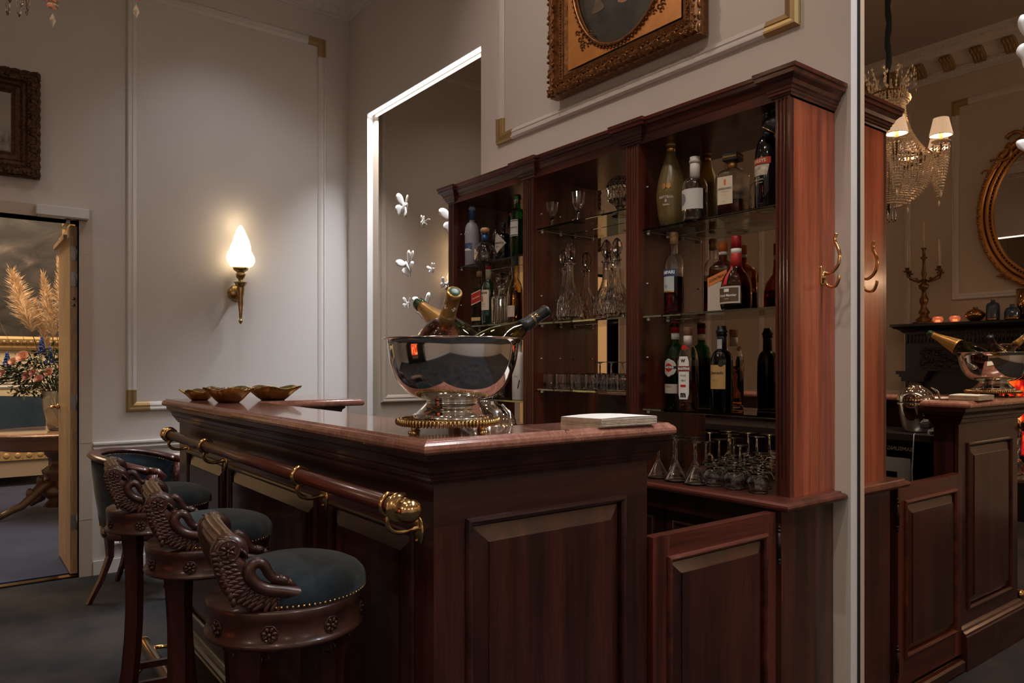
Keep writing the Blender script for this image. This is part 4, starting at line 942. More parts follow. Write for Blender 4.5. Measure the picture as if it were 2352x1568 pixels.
    for i in range(K-1):
        for k in range(n): f.append((i*n+k,i*n+(k+1)%n,(i+1)*n+(k+1)%n,(i+1)*n+k))
    f.append(tuple(range(n))); f.append(tuple((K-1)*n+k for k in range(n)))
    cr.add(v,f,True); cr.build('crest_rail',CRAW,st)
    # leafy ends of the crest that roll over the wings
    for s in (1,-1):
        lf=MB(); lf.tube(cat([(.110*s,-.150,.953),(.118*s,-.134,.956),(.122*s,-.114,.946),(.122*s,-.106,.930),(.122*s,-.106,.920)],4),rint([.012,.017,.015,.010,.003],17),16); 
        for q in range(5): lf.tube(cat([(.130*s,-.156+.009*q,.965-.004*q),(.137*s,-.132+.007*q,.960-.007*q),(.134*s,-.112+.003*q,.938-.004*q)],4),rint([.002,.0035,.0012],9),6)
        lf.build('crest_leaf',CARVE,st)
    # curved back panel under the crest
    bp=MB(); rows=[]
    for (z,off,) in ((.950,.004),(.92,.006),(.89,.012),(.865,.020),(.850,.030)):
        row=[]
        for k in range(21):
            t=k/20; a=R(-58)-R(64)*t; rr=.146-off*1.0; zz=z+(.02*abs(2*t-1)**2 if z<.84 else 0); row.append((rr*cos(a)*1.1,-.028+rr*sin(a)*.80,zz))
        rows.append(row)
    bp.grid(rows); rows2=[[(x*.93,-.028+(y+.028)*.93,z) for x,y,z in r] for r in rows]; bp.grid(rows2); 
    bp.grid([rows[-1],rows2[-1]]); bp.grid([rows[0],rows2[0]]); bp.build('back_splat',mat('ebony_splat',(.012,.008,.007),.35) if 'ebony_splat' not in bpy.data.materials else bpy.data.materials['ebony_splat'],st)
    # sabre legs with stretchers
    for k in range(4):
        a=R(45+90*k); ur=Vector((cos(a),sin(a),0)); ut=Vector((-sin(a),cos(a),0)); l=MB(); v=[];f=[]
        cv=[(.118,.737,.022,.032),(.113,.66,.019,.026),(.108,.56,.018,.024),(.108,.45,.017,.023),(.115,.34,.017,.022),(.130,.22,.016,.021),(.153,.11,.016,.020),(.182,.0,.016,.020)]
        for (r,z,hr,ht) in cv:
            for (i,j) in ((-1,-1),(1,-1),(1,1),(-1,1)): v.append(ur*(r+hr*i*.8)+ut*ht*j+Vector((0,0,z)))
        for i in range(len(cv)-1):
            for q in range(4): f.append((i*4+q,i*4+(q+1)%4,(i+1)*4+(q+1)%4,(i+1)*4+q))
        f.append((0,1,2,3)); f.append(tuple(len(v)-4+q for q in range(4))); l.add(v,f); lg=l.build('leg',DW['z'],st)
        for s in (1,-1):
            vol=MB(); pts=[]
            for q in range(22):
                th=q*.5; rr=.019*(1-q/26); p=ur*(.121+rr*cos(th))+ut*.0305*s+Vector((0,0,.708+rr*sin(th))); pts.append(p)
            vol.tube(pts,.0016,4); vol.build('volute',DW['z'],lg)
        b=a+R(90); u2=Vector((cos(b),sin(b),0)); s1=MB(); p1=ur*.126+Vector((0,0,.225)); p2=u2*.126+Vector((0,0,.225)); d=(p2-p1).normalized(); nn=Vector((d.y,-d.x,0))*.009
        s1.add([p1+nn*q+Vector((0,0,w_)) for q in (-1,1) for w_ in (-.011,.011)]+[p2+nn*q+Vector((0,0,w_)) for q in (-1,1) for w_ in (-.011,.011)],[(0,1,3,2),(4,6,7,5),(0,4,5,1),(2,3,7,6),(0,2,6,4),(1,5,7,3)]); s1.build('stretcher',DW['x'],st)
    return st
def empty_child(name,parent,loc=(0,0,0)):
    o=bpy.data.objects.new(name,None); COL.objects.link(o); o.parent=parent; o.location=loc; KIDS.setdefault(parent.name,[]).append(o); return o
s0=make_stool('swan-armed bar stool nearest the camera, teal velvet seat',(-1.58,.585,0))
for lab,loc in (('swan-armed bar stool in the middle of the three at the bar',(-2.18,.585,0)),('swan-armed bar stool furthest from the camera, in front of the armchair',(-2.81,.585,0))):
    c=copy_tree(s0); c.location=loc; c['label']=lab
for c in [o for o in bpy.data.objects if o.name.startswith('swan_bar_stool')]: c.rotation_euler.z=R(-9)

# ================================================================ tub armchair
ch=empty('tub_armchair','blue velvet tub armchair with carved mahogany rail against the left wall','armchair',(-4.665,.925,0),R(-27))
# local: faces +y ; width x, depth y
def tub(t,z=0,k=1.0):   # t 0..1 from right arm front round the back to left arm front
    a=R(15)-R(210)*t
    return Vector((cos(a)*.305*k,sin(a)*.295*k+.0,z))
rows=[];rows2=[]
K=40
def ztop(t): return .80-.075*abs(2*t-1)**2.2
for (f_,kk) in ((0,.86),(.25,.90),(.5,.95),(.8,.99),(1,1.0)):
    rows.append([tub(k/K,.40+(ztop(k/K)-.02-.40)*f_,kk) for k in range(K+1)]); rows2.append([tub(k/K,.40+(ztop(k/K)-.02-.40)*f_,kk-.14-.03*(1-f_)) for k in range(K+1)])
b=MB(); b.grid(rows); b.grid(rows2); b.grid([[rows[i][0],rows2[i][0]] for i in range(5)]); b.grid([[rows[i][K],rows2[i][K]] for i in range(5)]); b.grid([rows[-1],rows2[-1]]); b.grid([rows[0],rows2[0]])
b.build('tub_back',VELV,ch)
b=MB(); rp=[tub(k/K,ztop(k/K),.95) for k in range(K+1)]; n=16; v=[];f=[]
for i,p in enumerate(rp):
    t=(rp[min(i+1,K)]-rp[max(i-1,0)]).normalized(); sd=Vector((t.y,-t.x,0)).normalized()
    for k in range(n): th=2*PI*k/n; q=1+.06*cos(6*th); v.append(p+sd*cos(th)*.034*q+Vector((0,0,1))*sin(th)*.018*q)
for i in range(K):
    for k in range(n): f.append((i*n+k,i*n+(k+1)%n,(i+1)*n+(k+1)%n,(i+1)*n+k))
f.append(tuple(range(n))); f.append(tuple(K*n+k for k in range(n)))
b.add(v,f,True); b.build('top_rail',W['x'],ch)
for t in (0,1):
    b=MB(); p=tub(t,.0,.93); s=1 if t==0 else -1
    fw=(tub(0,0,.93)-tub(.02,0,.93)).normalized() if t==0 else (tub(1,0,.93)-tub(.98,0,.93)).normalized()
    z0=ztop(t)
    pts=[p+fw*.0+Vector((0,0,z0)),p+fw*.045+Vector((0,0,z0-.008)),p+fw*.07+Vector((0,0,z0-.035)),p+fw*.05+Vector((0,0,z0-.058)),p+fw*.03+Vector((0,0,z0-.045)),p+fw*.035+Vector((0,0,z0-.030))]
    b.tube(pts,[(.022,.02),(.020,.02),(.018,.02),(.015,.02),(.013,.02),(.010,.02)],10)
    pts=[p+fw*.02+Vector((0,0,z0-.02)),p+fw*.005+Vector((0,0,z0-.12)),p+fw*(-.0)+Vector((0,0,z0-.22)),p+fw*.03+Vector((0,0,.41)),p+fw*.03+Vector((0,0,.35))]
    b.tube(pts,[.030,.032,.030,.027,.027],10)
    for q in (-1,0,1):
        sdv=Vector((fw.y,-fw.x,0))*.016*q+fw*.022; b.tube([x+sdv for x in pts],.006,5)
    b.build('arm_scroll',W['z'],ch)
b=MB()
for k in range(70):
    for kk,dz in ((.99,-.022),(.835,-.020)):
        t=(k+.5)/70; b.ball(tub(t,ztop(t)+dz,kk),.0034,5,3)
for k in range(12): b.ball(tub(0,.42+.026*k,.86)+Vector((-.02,.012,0)),.0034,5,3); b.ball(tub(1,.42+.026*k,.86)+Vector((.02,.012,0)),.0034,5,3)
for k in range(50): b.ball(tub((k+.5)/50,.405,.87),.0034,5,3)
b.build('nailhead_trim',BRASS,ch)
MB().lathe([(0,.40),(.23,.40),(.245,.42),(.245,.455),(.22,.48),(.12,.495),(0,.50)],32).build('seat_cushion',VELV,ch)
MB().lathe([(0,.335),(.236,.335),(.246,.34),(.25,.35),(.25,.40),(0,.40)],36).build('seat_rail',W['x'],ch)
for a in (40,140,228,312):
    u=Vector((cos(R(a)),sin(R(a)),0)); out_=.0 if a<180 else .12
    l=MB(); l.tube([u*.225+Vector((0,0,.34)),u*.222+Vector((0,0,.24)),u*(.232+out_*.3)+Vector((0,0,.12)),u*(.25+out_*.7)+Vector((0,0,0))],[.027,.022,.018,.015],4,smooth=False); l.build('leg',W['z'],ch)
    r=MB(); r.ball(u*.252+Vector((0,0,.368)),(.012,.012,.012),7,5)
    for q in range(7): th=2*PI*q/7; ut=Vector((-u.y,u.x,0)); r.ball(u*.25+ut*.013*cos(th)+Vector((0,0,.368+.013*sin(th))),.006,5,4)
    r.build('rosette',CARVE,ch)
# ================================================================ bottles
def profile(R_,hb,hs,rn,H,base=.004):
    """outer profile: body radius, body height, shoulder end height, neck radius, total height"""
    p=[(0,.004),(R_*.55,.0),(R_*.90,0),(R_,base)]
    p+=[(R_,hb)]
    for k in range(1,9):
        t=k/8; p.append((rn+(R_-rn)*(.5+.5*cos(PI*t)) if False else rn+(R_-rn)*math.sqrt(max(0,1-t**1.7)) if t<.86 else rn+(R_-rn)*math.sqrt(max(0,1-.86**1.7))*(1-t)/.14, hb+(hs-hb)*t))
    p+=[(rn,hs+.002),(rn,H-.018),(rn*1.22,H-.016),(rn*1.22,H-.004),(rn*1.1,H)]
    return p
def shell(prof,t=.0022):
    q=[(max(r-t,0.0008),z) for r,z in prof if r>0 and z>.006]
    inner=[(0.0,.008),(prof[3][0]*.85,.008)]+q
    return prof+inner[::-1]
def patch(e,name,r,z0,z1,w,m,ang=0,shape=None,n=14):
    b=MB(); rows=[]
    a0=-w/2/r; a1=w/2/r
    for j in range(9 if shape else 2):
        tj=j/(8 if shape else 1); z=z0+(z1-z0)*tj; k=shape(tj) if shape else 1
        rows.append([(r*sin(ang+(a0+(a1-a0)*i/n)*k),-r*cos(ang+(a0+(a1-a0)*i/n)*k),z) for i in range(n+1)])
    b.grid(rows); return b.build(name,m,e)
def TM(z,ang=0):
    return Matrix.Rotation(ang,4,'Z')@Matrix(((1,0,0,0),(0,0,-1,0),(0,1,0,z),(0,0,0,1)))
def bottle(name,label,x,y,z,prof,gm,rz=0,liquid=None,lh=0,cap=None,solid=False,sq=None):
    e=empty(name,label,'bottle',(x,y,z),rz)
    sh=None
    if sq: 
        def sh(a,r,zz):
            if zz>sq[1]: 
                return 1
            c,s_=abs(cos(a)),abs(sin(a)*sq[0]); return 1/max((c**6+s_**6)**(1/6),.2)
    g=MB(); g.lathe(prof if solid else shell(prof),36,shape=sh); g.build('glass_body',gm,e)
    if liquid:
        lp=[(0,.0085)]+[(max(r-.0029,.001),zz) for r,zz in prof if r>0 and .004<=zz<lh]; lp=[(0,.0088),(lp[1][0]*.97,.0088)]+[(r,max(zz,.012)) for r,zz in lp[1:]]
        # close at fill height
        rr=[r for r,zz in prof if zz<=lh][-1]; nxt=[(r,zz) for r,zz in prof if zz>lh]
        if nxt:
            r1,z1=nxt[0]; r0,z0=[(r,zz) for r,zz in prof if zz<=lh][-1]; rl=r0+(r1-r0)*(lh-z0)/max(z1-z0,1e-5)
        else: rl=rr
        lp+=[(rl-.0029,lh),(0,lh)]
        MB().lathe(lp,36,shape=sh).build('liquid',liquid,e)
    if cap:
        (r,z0,z1,m)=cap[:4]; c=MB(); pr=[(r*.2,z0),(r,z0),(r,z1-.002),(r-.0015,z1),(0,z1)]
        c.lathe(pr,24); c.build('cap',m,e)
    return e
def liq(name,c,r=.0): return mat(name,c,r,0,1,1.34)
CAMP=liq('red_bitter',(.55,.01,.03)); AMB=liq('amber_liqueur',(.50,.10,.012)); AMBL=liq('pale_whisky',(.80,.50,.16)); ROSEV=liq('rose_vermouth',(.80,.25,.12)); CLR=liq('clear_spirit',(.95,.97,.97)); DRK=mat('dark_wine',(.010,.004,.004),.1); REDB=liq('amaretto_liqueur',(.42,.06,.02)); LEMON=mat('lemon_liqueur',(.36,.24,.06),.2,0,.45)
def SX(px,Y): return px_at_y(px,Y)
SHR=Matrix(((1,0,0,0),(0,1,0,0),(.36,0,1,0),(0,0,0,1)))
zU,zM,zL=1.830,1.493,1.130
# --- right bay, upper shelf
Y=2.235; p=[(0,.003),(.028,0),(.040,.004),(.049,.05),(.055,.10),(.056,.13),(.050,.18),(.036,.235),(.022,.275),(.0165,.30),(.0165,.325),(.019,.327),(.019,.338),(.016,.341)]
e=bottle('bottle','tall frosted yellow lemon liqueur bottle with gold lettering on the upper right shelf',SX(1541,Y),Y,zU,p,mat('frosted_yellow_glass',(.66,.55,.26),.28,0,.9),R(12),LEMON,.205,(.0185,.322,.350,TAN))
MB().lathe([(.0172,.295),(.0172,.322),(0,.322)],24).build('neck_foil',GOLDL,e)
text(e,'LIMONCINO',.0125,mat('olive_ink',(.16,.12,.03),.5),TM(.130,.15),radius=.0568); text(e,'BOTTEGA',.013,WHI,TM(.113,.15),radius=.0568); text(e,'Sandro',.010,WHI,TM(.085,.15),radius=.0562,shear=.3); text(e,'B',.016,WHI,TM(.099,.15),radius=.0568)
for q,(dx,dz) in enumerate(((-.010,.155),(.010,.157))): o=patch(e,'lemon_motif',.0562,dz-.011,dz+.011,.018,GOLDL,.15+dx/.056,shape=lambda t:math.sqrt(max(.02,1-(2*t-1)**2)))
Y=2.215; e=bottle('bottle','clear gin bottle with white label and cream stopper on the upper right shelf',SX(1596,Y),Y,zU,profile(.047,.125,.172,.015,.225),GLASS,R(-5),CLR,.120,(.0185,.165,.222,WHITE))
MB().lathe([(0,.222),(.021,.222),(.021,.232),(.018,.235),(.019,.245),(0,.247)],24).build('stopper',mat('cream_stopper',(.60,.58,.55),.5),e)
patch(e,'paper_label',.0476,.045,.120,.135,mat('white_label',(.55,.55,.56),.5)); patch(e,'oval_motif',.0481,.060,.108,.044,mat('grey_window',(.20,.21,.21),.3),-.45,shape=lambda t:math.sqrt(max(.01,1-(2*t-1)**2)))
Y=2.24; e=bottle('bottle','square textured amaretto bottle with big black square cap on the upper right shelf',SX(1683,Y),Y,zU,[(0,.004),(.040,0),(.048,.004),(.050,.010),(.050,.140),(.048,.152),(.035,.165),(.018,.173),(.0155,.176),(.0155,.20),(.0165,.202)],mat('rippled_glass',(1,.98,.96),.02,0,1,bump=(120,.5,.002)),R(12),REDB,.055,None,sq=(1,.17))
MB().cbox(-.028,.028,-.028,.028,.20,.228,.002).build('square_cap',BLACK,e); MB().lathe([(.0172,.176),(.0172,.20),(0,.2)],20).build('neck_foil',GOLDL,e)
text(e,'DISARONNO',.0085,GOLDL,Matrix.Translation((0,-.0285,0))@TM(.214)); text(e,'DISARONNO',.0085,GOLDL,Matrix.Translation((.0285,0,0))@TM(.214,R(90)))
MB().box(-.034,.022,-.0525,-.0515,.040,.138).build('paper_label',CREAM,e); T_=Matrix.Translation((-.006,-.0530,0)); text(e,'DISARONNO',.0105,BLK,T_@TM(.095),sx=.82,bold=.0002); text(e,'ORIGINALE',.0055,GREYINK,T_@TM(.084)); text(e,'DAL 1525',.004,GREYINK,T_@TM(.072)); text(e,'28% vol',.004,GREYINK,T_@TM(.050)); text(e,'I',.020,ORANGE,T_@TM(.117),bold=.003)
Y=2.225; e=bottle('bottle','black Irish cream bottle with red arched label beside the right pilaster',SX(1762,Y),Y,zU,profile(.041,.165,.255,.0145,.335),BLACKG,R(-14),None,0,(.0165,.290,.338,BLACK),solid=True)
patch(e,'red_banner',.0416,.150,.172,.085,mat('red_banner',(.42,.05,.02),.5),.1); text(e,'BAILEYS',.0150,CREAM,TM(.161,.1),radius=.0422,bold=.0005)
patch(e,'picture_label',.0414,.112,.148,.075,mat('pale_landscape',(.42,.38,.30),.5,var=.6,vscale=40),.1,shape=lambda t:.8+.2*t); text(e,'The',.007,CREAM,TM(.106,.1),radius=.042,shear=.3); text(e,'ORIGINAL',.0085,CREAM,TM(.098,.1),radius=.042); text(e,'Irish Cream',.0065,CREAM,TM(.088,.1),radius=.042,shear=.3)
# --- right bay, middle shelf
Y=2.225; e=bottle('bottle','red bitter bottle with blue and white label at the left of the middle right shelf',SX(1548,Y),Y,zM,profile(.0375,.185,.235,.0145,.315),GLASS,R(-10),CAMP,.145,(.0160,.272,.318,mat('gold_screwcap',(.50,.34,.16),.4,.5)))
patch(e,'blue_banner',.0380,.148,.174,.09,mat('navy_banner',(.02,.05,.14),.5)); text(e,'CAMPARI',.0175,WHI,TM(.161),radius=.0386,bold=.0006); patch(e,'paper_label',.0380,.088,.146,.068,mat('pale_blue_label',(.40,.47,.50),.5)); patch(e,'gold_band',.0384,.085,.090,.068,GOLDL); text(e,'*',.03,GOLDL,TM(.102),radius=.0386)
Y=2.285; e=bottle('bottle','square amber liqueur bottle with orange cap and banner, middle right shelf',SX(1661,Y),Y,zM,[(0,.004),(.036,0),(.041,.004),(.042,.010),(.042,.155),(.040,.168),(.028,.182),(.016,.195),(.0150,.215),(.0150,.245),(.016,.247)],AMBERG,R(10),None,0,(.0165,.226,.262,ORANGE),sq=(1,.185))
MB().box(-.040,.034,-.0440,-.0432,.0,.112).build('paper_label',mat('cream_front',(.50,.44,.38),.5),e)
g=MB(); g.X=Matrix.Translation((0,-.0450,.126))@SHR; g.box(-.040,.036,0,.0006,-.016,.016); g.build('orange_banner',mat('orange_banner',(.60,.20,.05),.5),e); text(e,'COINTREAU',.0135,BLK,Matrix.Translation((0,-.0458,.126))@SHR@TM(0),sx=.86,bold=.0003)
MB().lathe([(.0162,.214),(.0162,.226),(0,.226)],20).build('white_collar',WHI,e)
Y=2.215; e=bottle('bottle','round squat liqueur bottle with red ribbon neck on the middle right shelf',SX(1691,Y),Y,zM,[(0,.004),(.042,0),(.052,.004),(.0555,.02),(.056,.055),(.054,.085),(.047,.112),(.034,.133),(.023,.146),(.0185,.160),(.0165,.20),(.0155,.235),(.0175,.237),(.0175,.246),(.016,.25)],AMBERG,R(0),REDB,.085,(.0185,.218,.262,DRED))
MB().lathe([(.0205,.155),(.0188,.18),(.0178,.215),(0,.215)],24).build('red_ribbon_neck',REDL,e); MB().lathe([(.0182,.198),(.0182,.220),(0,.22)],24).build('white_collar',WHI,e)
g=MB(); rows=[]
for t in range(8): zz=.155-.066*t/7; rr={0:.0215,1:.026,2:.033,3:.041,4:.047,5:.0515,6:.0545,7:.056}[t]+.0006; rows.append([(rr*sin(a),-rr*cos(a),zz) for a in (-.25,-.12,.02)])
g.grid(rows); g.build('red_ribbon',REDL,e)
patch(e,'paper_label',.0566,.022,.082,.098,mat('silver_border',(.50,.46,.42),.5)); patch(e,'brown_label',.0570,.028,.076,.086,mat('brown_label',(.10,.06,.035),.5)); text(e,'Grand Marnier',.0120,WHI,TM(.050),radius=.0576,shear=.1,bold=.0003); text(e,'LIQUEUR',.0045,WHI,TM(.038),radius=.0576); patch(e,'white_crest',.0574,.062,.073,.020,WHI)
# --- right bay, lower shelf
Y=2.265; e=bottle('bottle','dark green vermouth bottle with round label behind the rose one, lower right shelf',SX(1551,Y),Y,zL,profile(.040,.195,.255,.0145,.335),GREENG,R(0),DRK,.20,(.0165,.295,.340,DRED))
MB().lathe([(.0160,.27),(.0160,.297),(0,.297)],20).build('neck_band',WHI,e)
patch(e,'oval_label',.0406,.125,.195,.066,mat('oval_white',(.50,.47,.44),.5),0,shape=lambda t:math.sqrt(max(.01,1-(2*t-1)**2))); patch(e,'red_disc',.0409,.143,.177,.034,REDL,0,shape=lambda t:math.sqrt(max(.01,1-(2*t-1)**2))); patch(e,'black_bar',.0411,.155,.166,.066,BLK); text(e,'MARTINI',.0115,WHI,TM(.1605),radius=.0417,bold=.0004)
patch(e,'lower_label',.0406,.060,.096,.072,mat('grey_label',(.42,.38,.34),.5)); text(e,'ROSSO',.009,BLK,TM(.086),radius=.0412)
Y=2.205; e=bottle('bottle','clear rose vermouth bottle with white ornate label in front on the lower right shelf',SX(1580,Y),Y,zL,profile(.0385,.180,.245,.0150,.310),GLASS,R(12),ROSEV,.165,(.0165,.280,.312,mat('pink_gold_cap',(.42,.22,.15),.4,.4)))
MB().lathe([(.0162,.245),(.0162,.28),(0,.28)],20).build('neck_band',mat('silver_neck',(.5,.45,.42),.4),e)
patch(e,'shield_border',.0391,.040,.205,.052,BLK,0,shape=lambda t:.95 if .06<t<.94 else .72); patch(e,'paper_label',.0394,.043,.202,.047,WHI,0,shape=lambda t:.95 if .06<t<.94 else .72); patch(e,'name_band',.0397,.146,.166,.058,mat('wine_band',(.18,.02,.02),.5)); text(e,'MARTINI',.0125,WHI,TM(.156),radius=.0403,bold=.0005); text(e,'ROSE',.010,BLK,TM(.130),radius=.0400); text(e,'1863',.011,BLK,TM(.112),radius=.0400); patch(e,'red_seal',.0399,.088,.097,.022,REDL); text(e,'m',.028,BLK,TM(.060),radius=.0400,bold=.002); text(e,'W',.016,BLK,TM(.185),radius=.0400,bold=.001)
g=MB(); g.X=Matrix.Translation((0,0,0)); patch(e,'collar_label',.030,.226,.244,.030,REDL,0,shape=lambda t:1-.5*abs(2*t-1))
Y=2.205; e=bottle('bottle','dark port bottle with gold label and black pourer on the lower right shelf',SX(1658,Y),Y,zL,profile(.0385,.180,.225,.0155,.290),DGREEN,R(2),DRK,.195,(.0172,.215,.290,BLACK))
MB().lathe([(0,.286),(.021,.286),(.021,.291),(.0165,.298),(.014,.310),(0,.311)],20).build('pourer',BLACK,e); patch(e,'gold_label',.0391,.085,.170,.072,GOLDL if False else mat('ochre_label',(.42,.26,.10),.55)); text(e,'Quevedo',.0150,BLK,TM(.142),radius=.0397,shear=.35,bold=.0003); text(e,'PORTO',.0085,GREYINK,TM(.115),radius=.0397); text(e,'RUBY',.0055,GREYINK,TM(.100),radius=.0397); patch(e,'round_seal',.0394,.163,.183,.020,BLK,.5,shape=lambda t:math.sqrt(max(.01,1-(2*t-1)**2))); patch(e,'neck_seal',.0178,.228,.262,.022,mat('port_seal',(.35,.36,.36),.4),0)
# --- left bay, upper shelf
zU2,zM2,zL2=1.824,1.505,1.129
Y=2.215; e=bottle('bottle','frosted white vodka bottle with blue capped neck on the upper left shelf',SX(1084,Y),Y,zU2,profile(.0375,.185,.235,.0150,.315),mat('frosted_vodka_glass',(.52,.54,.62),.45,0,.4),0,None,0,(.0160,.245,.325,BLUEP),solid=True)
b=MB()
for q in ((-.02,.165,0),(.0,.172,.1),(.018,.168,-.1)):
    for s in (1,-1): b.tube([(.0385*sin(q[0]/.0385),-.0385*cos(q[0]/.0385),q[1]),(.0388*sin((q[0]+s*.006)/.0385),-.0388*cos((q[0]+s*.006)/.0385),q[1]+.010)],.0011,4)
b.build('goose_motif',WHI,e); patch(e,'blue_scene',.0379,.085,.120,.075,mat('blue_scene',(.05,.09,.18),.5,var=.6,vscale=50)); patch(e,'white_peaks',.0381,.080,.092,.075,WHI,0,shape=lambda t:1-.5*t)
Y=2.205; e=bottle('bottle','squat clear tequila bottle with round wooden stopper on the upper left shelf',SX(1114,Y),Y,zU2,[(0,.006),(.045,0),(.054,.008),(.057,.03),(.056,.06),(.048,.088),(.030,.104),(.020,.110),(.0175,.114),(.0175,.150),(.0215,.152),(.0215,.158),(.018,.160)],GLASS,R(-12),CLR,.085,None)
MB().lathe([(.0182,.116),(.0182,.150),(0,.150)],20).build('neck_band',BLUEP,e); MB().lathe([(0,.158),(.018,.160),(.024,.166),(.024,.176),(.018,.184),(0,.186)],24).build('wooden_stopper',mat('pale_stopper',(.55,.32,.19),.5),e)
patch(e,'oval_label',.0574,.016,.074,.040,CREAM,0,shape=lambda t:math.sqrt(max(.01,1-(2*t-1)**2))); text(e,'Don Julio',.0090,BLK,TM(.048),radius=.0582,shear=.2)
Y=2.26; e=bottle('bottle','black apothecary gin bottle with diamond label on the upper left shelf',SX(1156,Y),Y,zU2,profile(.043,.125,.150,.014,.195),BLACKG,R(8),None,0,(.016,.172,.205,mat('dark_stopper',(.05,.045,.045),.5)),solid=True)
b=patch(e,'diamond_label',.0436,.045,.145,.100,mat('aged_diamond',(.42,.38,.32),.6),0,shape=lambda t:max(.02,1-abs(2*t-1))); text(e,"HENDRICK'S",.0125,BLK,TM(.095),radius=.0444,bold=.0003); text(e,'GIN',.010,BLK,TM(.078),radius=.0444)
b=MB()
for q in range(3): b.tube([(-.055+.004*q,-.035,.125-.012*q),(-.01+.002*q,-.044,.165-.010*q)],.0016,5)
b.build('silver_strap',CHROME,e)
Y=2.225; e=bottle('bottle','green gin bottle with white label and grey cap on the upper left shelf',SX(1189,Y),Y,zU2,profile(.036,.205,.245,.0150,.305),GREENG,R(6),mat('green_liquid',(.02,.12,.03),.05,0,.6),.19,(.0165,.268,.312,SILV))
patch(e,'paper_label',.0366,.105,.185,.062,mat('grey_white_label',(.48,.48,.47),.5)); patch(e,'dark_line',.0368,.108,.112,.062,BLK); patch(e,'dark_line',.0368,.177,.181,.062,BLK); text(e,'Tanqueray',.0125,BLK,TM(.148),radius=.0374,shear=.3); patch(e,'red_seal',.0368,.205,.224,.018,REDL,-.55,shape=lambda t:math.sqrt(max(.01,1-(2*t-1)**2)))
# --- left bay, middle shelf
Y=2.235; e=bottle('bottle','square whisky bottle with slanted red label on the middle left shelf',SX(1101,Y),Y,zM2,[(0,.004),(.028,0),(.031,.004),(.032,.2),(.030,.212),(.018,.228),(.0135,.24),(.013,.262),(.015,.264),(.014,.268)],BROWNG,R(22),AMB,.20,(.0150,.262,.290,mat('worn_gold_cap',(.45,.26,.16),.4,.3)),sq=(1,.225))
g=MB(); g.X=Matrix.Translation((0,-.0338,.150))@SHR; g.box(-.029,.029,0,.0006,-.026,.026); g.build('red_label',REDL,e)
g=MB(); g.X=Matrix.Translation((0,-.0336,.150))@SHR; g.box(-.0295,.0295,0,.0004,-.031,.031); g.build('cream_border',CREAM,e)
text(e,'Red Label',.0115,CREAM,Matrix.Translation((0,-.0344,.150))@SHR@TM(0),bold=.0004); MB().box(-.028,.028,-.0336,-.033,.028,.046).build('lower_label',mat('straw_label',(.50,.38,.18),.5),e)
Y=2.205; e=bottle('bottle','dark green whiskey bottle with cream label and red cap, middle left shelf',SX(1122,Y),Y,zM2,profile(.036,.180,.225,.0145,.320),mat('deep_green_glass',(.01,.05,.025),.03,0,.6,coat=1),R(-5),None,0,(.0160,.285,.325,REDL),solid=True)
MB().lathe([(.0150,.235),(.0155,.285),(0,.285)],20).build('neck_label',mat('green_cream',(.30,.28,.2),.5),e); patch(e,'paper_label',.0366,.075,.178,.080,CREAM,0,shape=lambda t:1); text(e,'JAMESON',.0150,BLK,TM(.162),radius=.0372,bold=.0006); patch(e,'crest_motif',.0369,.118,.148,.012,mat('brick_crest',(.30,.07,.03),.5)); text(e,'IRISH WHISKEY',.007,BLK,TM(.106),radius=.0372); text(e,'TRIPLE DISTILLED',.005,BLK,TM(.095),radius=.0372); patch(e,'green_band',.0366,.048,.070,.080,mat('dark_green_band',(.01,.04,.03),.4))
Y=2.215; e=bottle('bottle','long-necked malt whisky bottle with orange cap on the middle left shelf',SX(1183,Y),Y,zM2,[(0,.004),(.034,0),(.0375,.004),(.038,.12),(.037,.165),(.030,.195),(.019,.215),(.0165,.225),(.0185,.245),(.0200,.262),(.0175,.280),(.0150,.290),(.0150,.318),(.016,.32)],BROWNG,R(-4),AMBL,.15,(.0175,.285,.318,mat('grey_green_capsule',(.06,.08,.07),.4)))
MB().lathe([(0,.318),(.0178,.318),(.0178,.330),(0,.331)],20).build('cap_top',ORANGE,e); patch(e,'paper_label',.0386,.030,.085,.070,mat('pinkish_label',(.50,.42,.36),.6)); text(e,'DISTILLED',.0065,GREYINK,TM(.074),radius=.0392); patch(e,'oval_label',.0386,.092,.160,.024,CREAM,-.55,shape=lambda t:math.sqrt(max(.01,1-(2*t-1)**2))**.6)
# --- left bay, lower shelf (mostly hidden by the bowl)
Y=2.25; e=bottle('bottle','bottle with ridged tan cap just above the bowl rim on the lower left shelf',SX(1090,Y),Y,zL2,profile(.037,.19,.235,.0145,.320),BROWNG,0,AMB,.17,(.0160,.288,.325,TAN))
Y=2.27; e=bottle('bottle','bottle with blue cap behind the wine bottle in the bowl on the lower left shelf',SX(1131,Y),Y,zL2,profile(.037,.20,.245,.0145,.330),GLASS,0,CLR,.18,(.0165,.295,.335,BLUEP))
Y=2.25; e=bottle('bottle','amber spirit bottle beside the white numbered bottle on the lower left shelf',SX(1172,Y),Y,zL2,profile(.034,.16,.21,.0145,.285),AMBERG,0,AMB,.14,(.016,.255,.29,BLACK))
Y=2.215; e=bottle('bottle','tall white bottle numbered 1 seen right of the champagne bowl',SX(1192,Y),Y,zL2,profile(.034,.185,.235,.0145,.310),WHITE,R(42),None,0,(.0160,.27,.315,WHITE),solid=True)
text(e,'1',.060,BLK,TM(.075,.0),radius=.0346,shear=.2); text(e,'No',.012,GREYINK,TM(.115,-.25),radius=.0346)
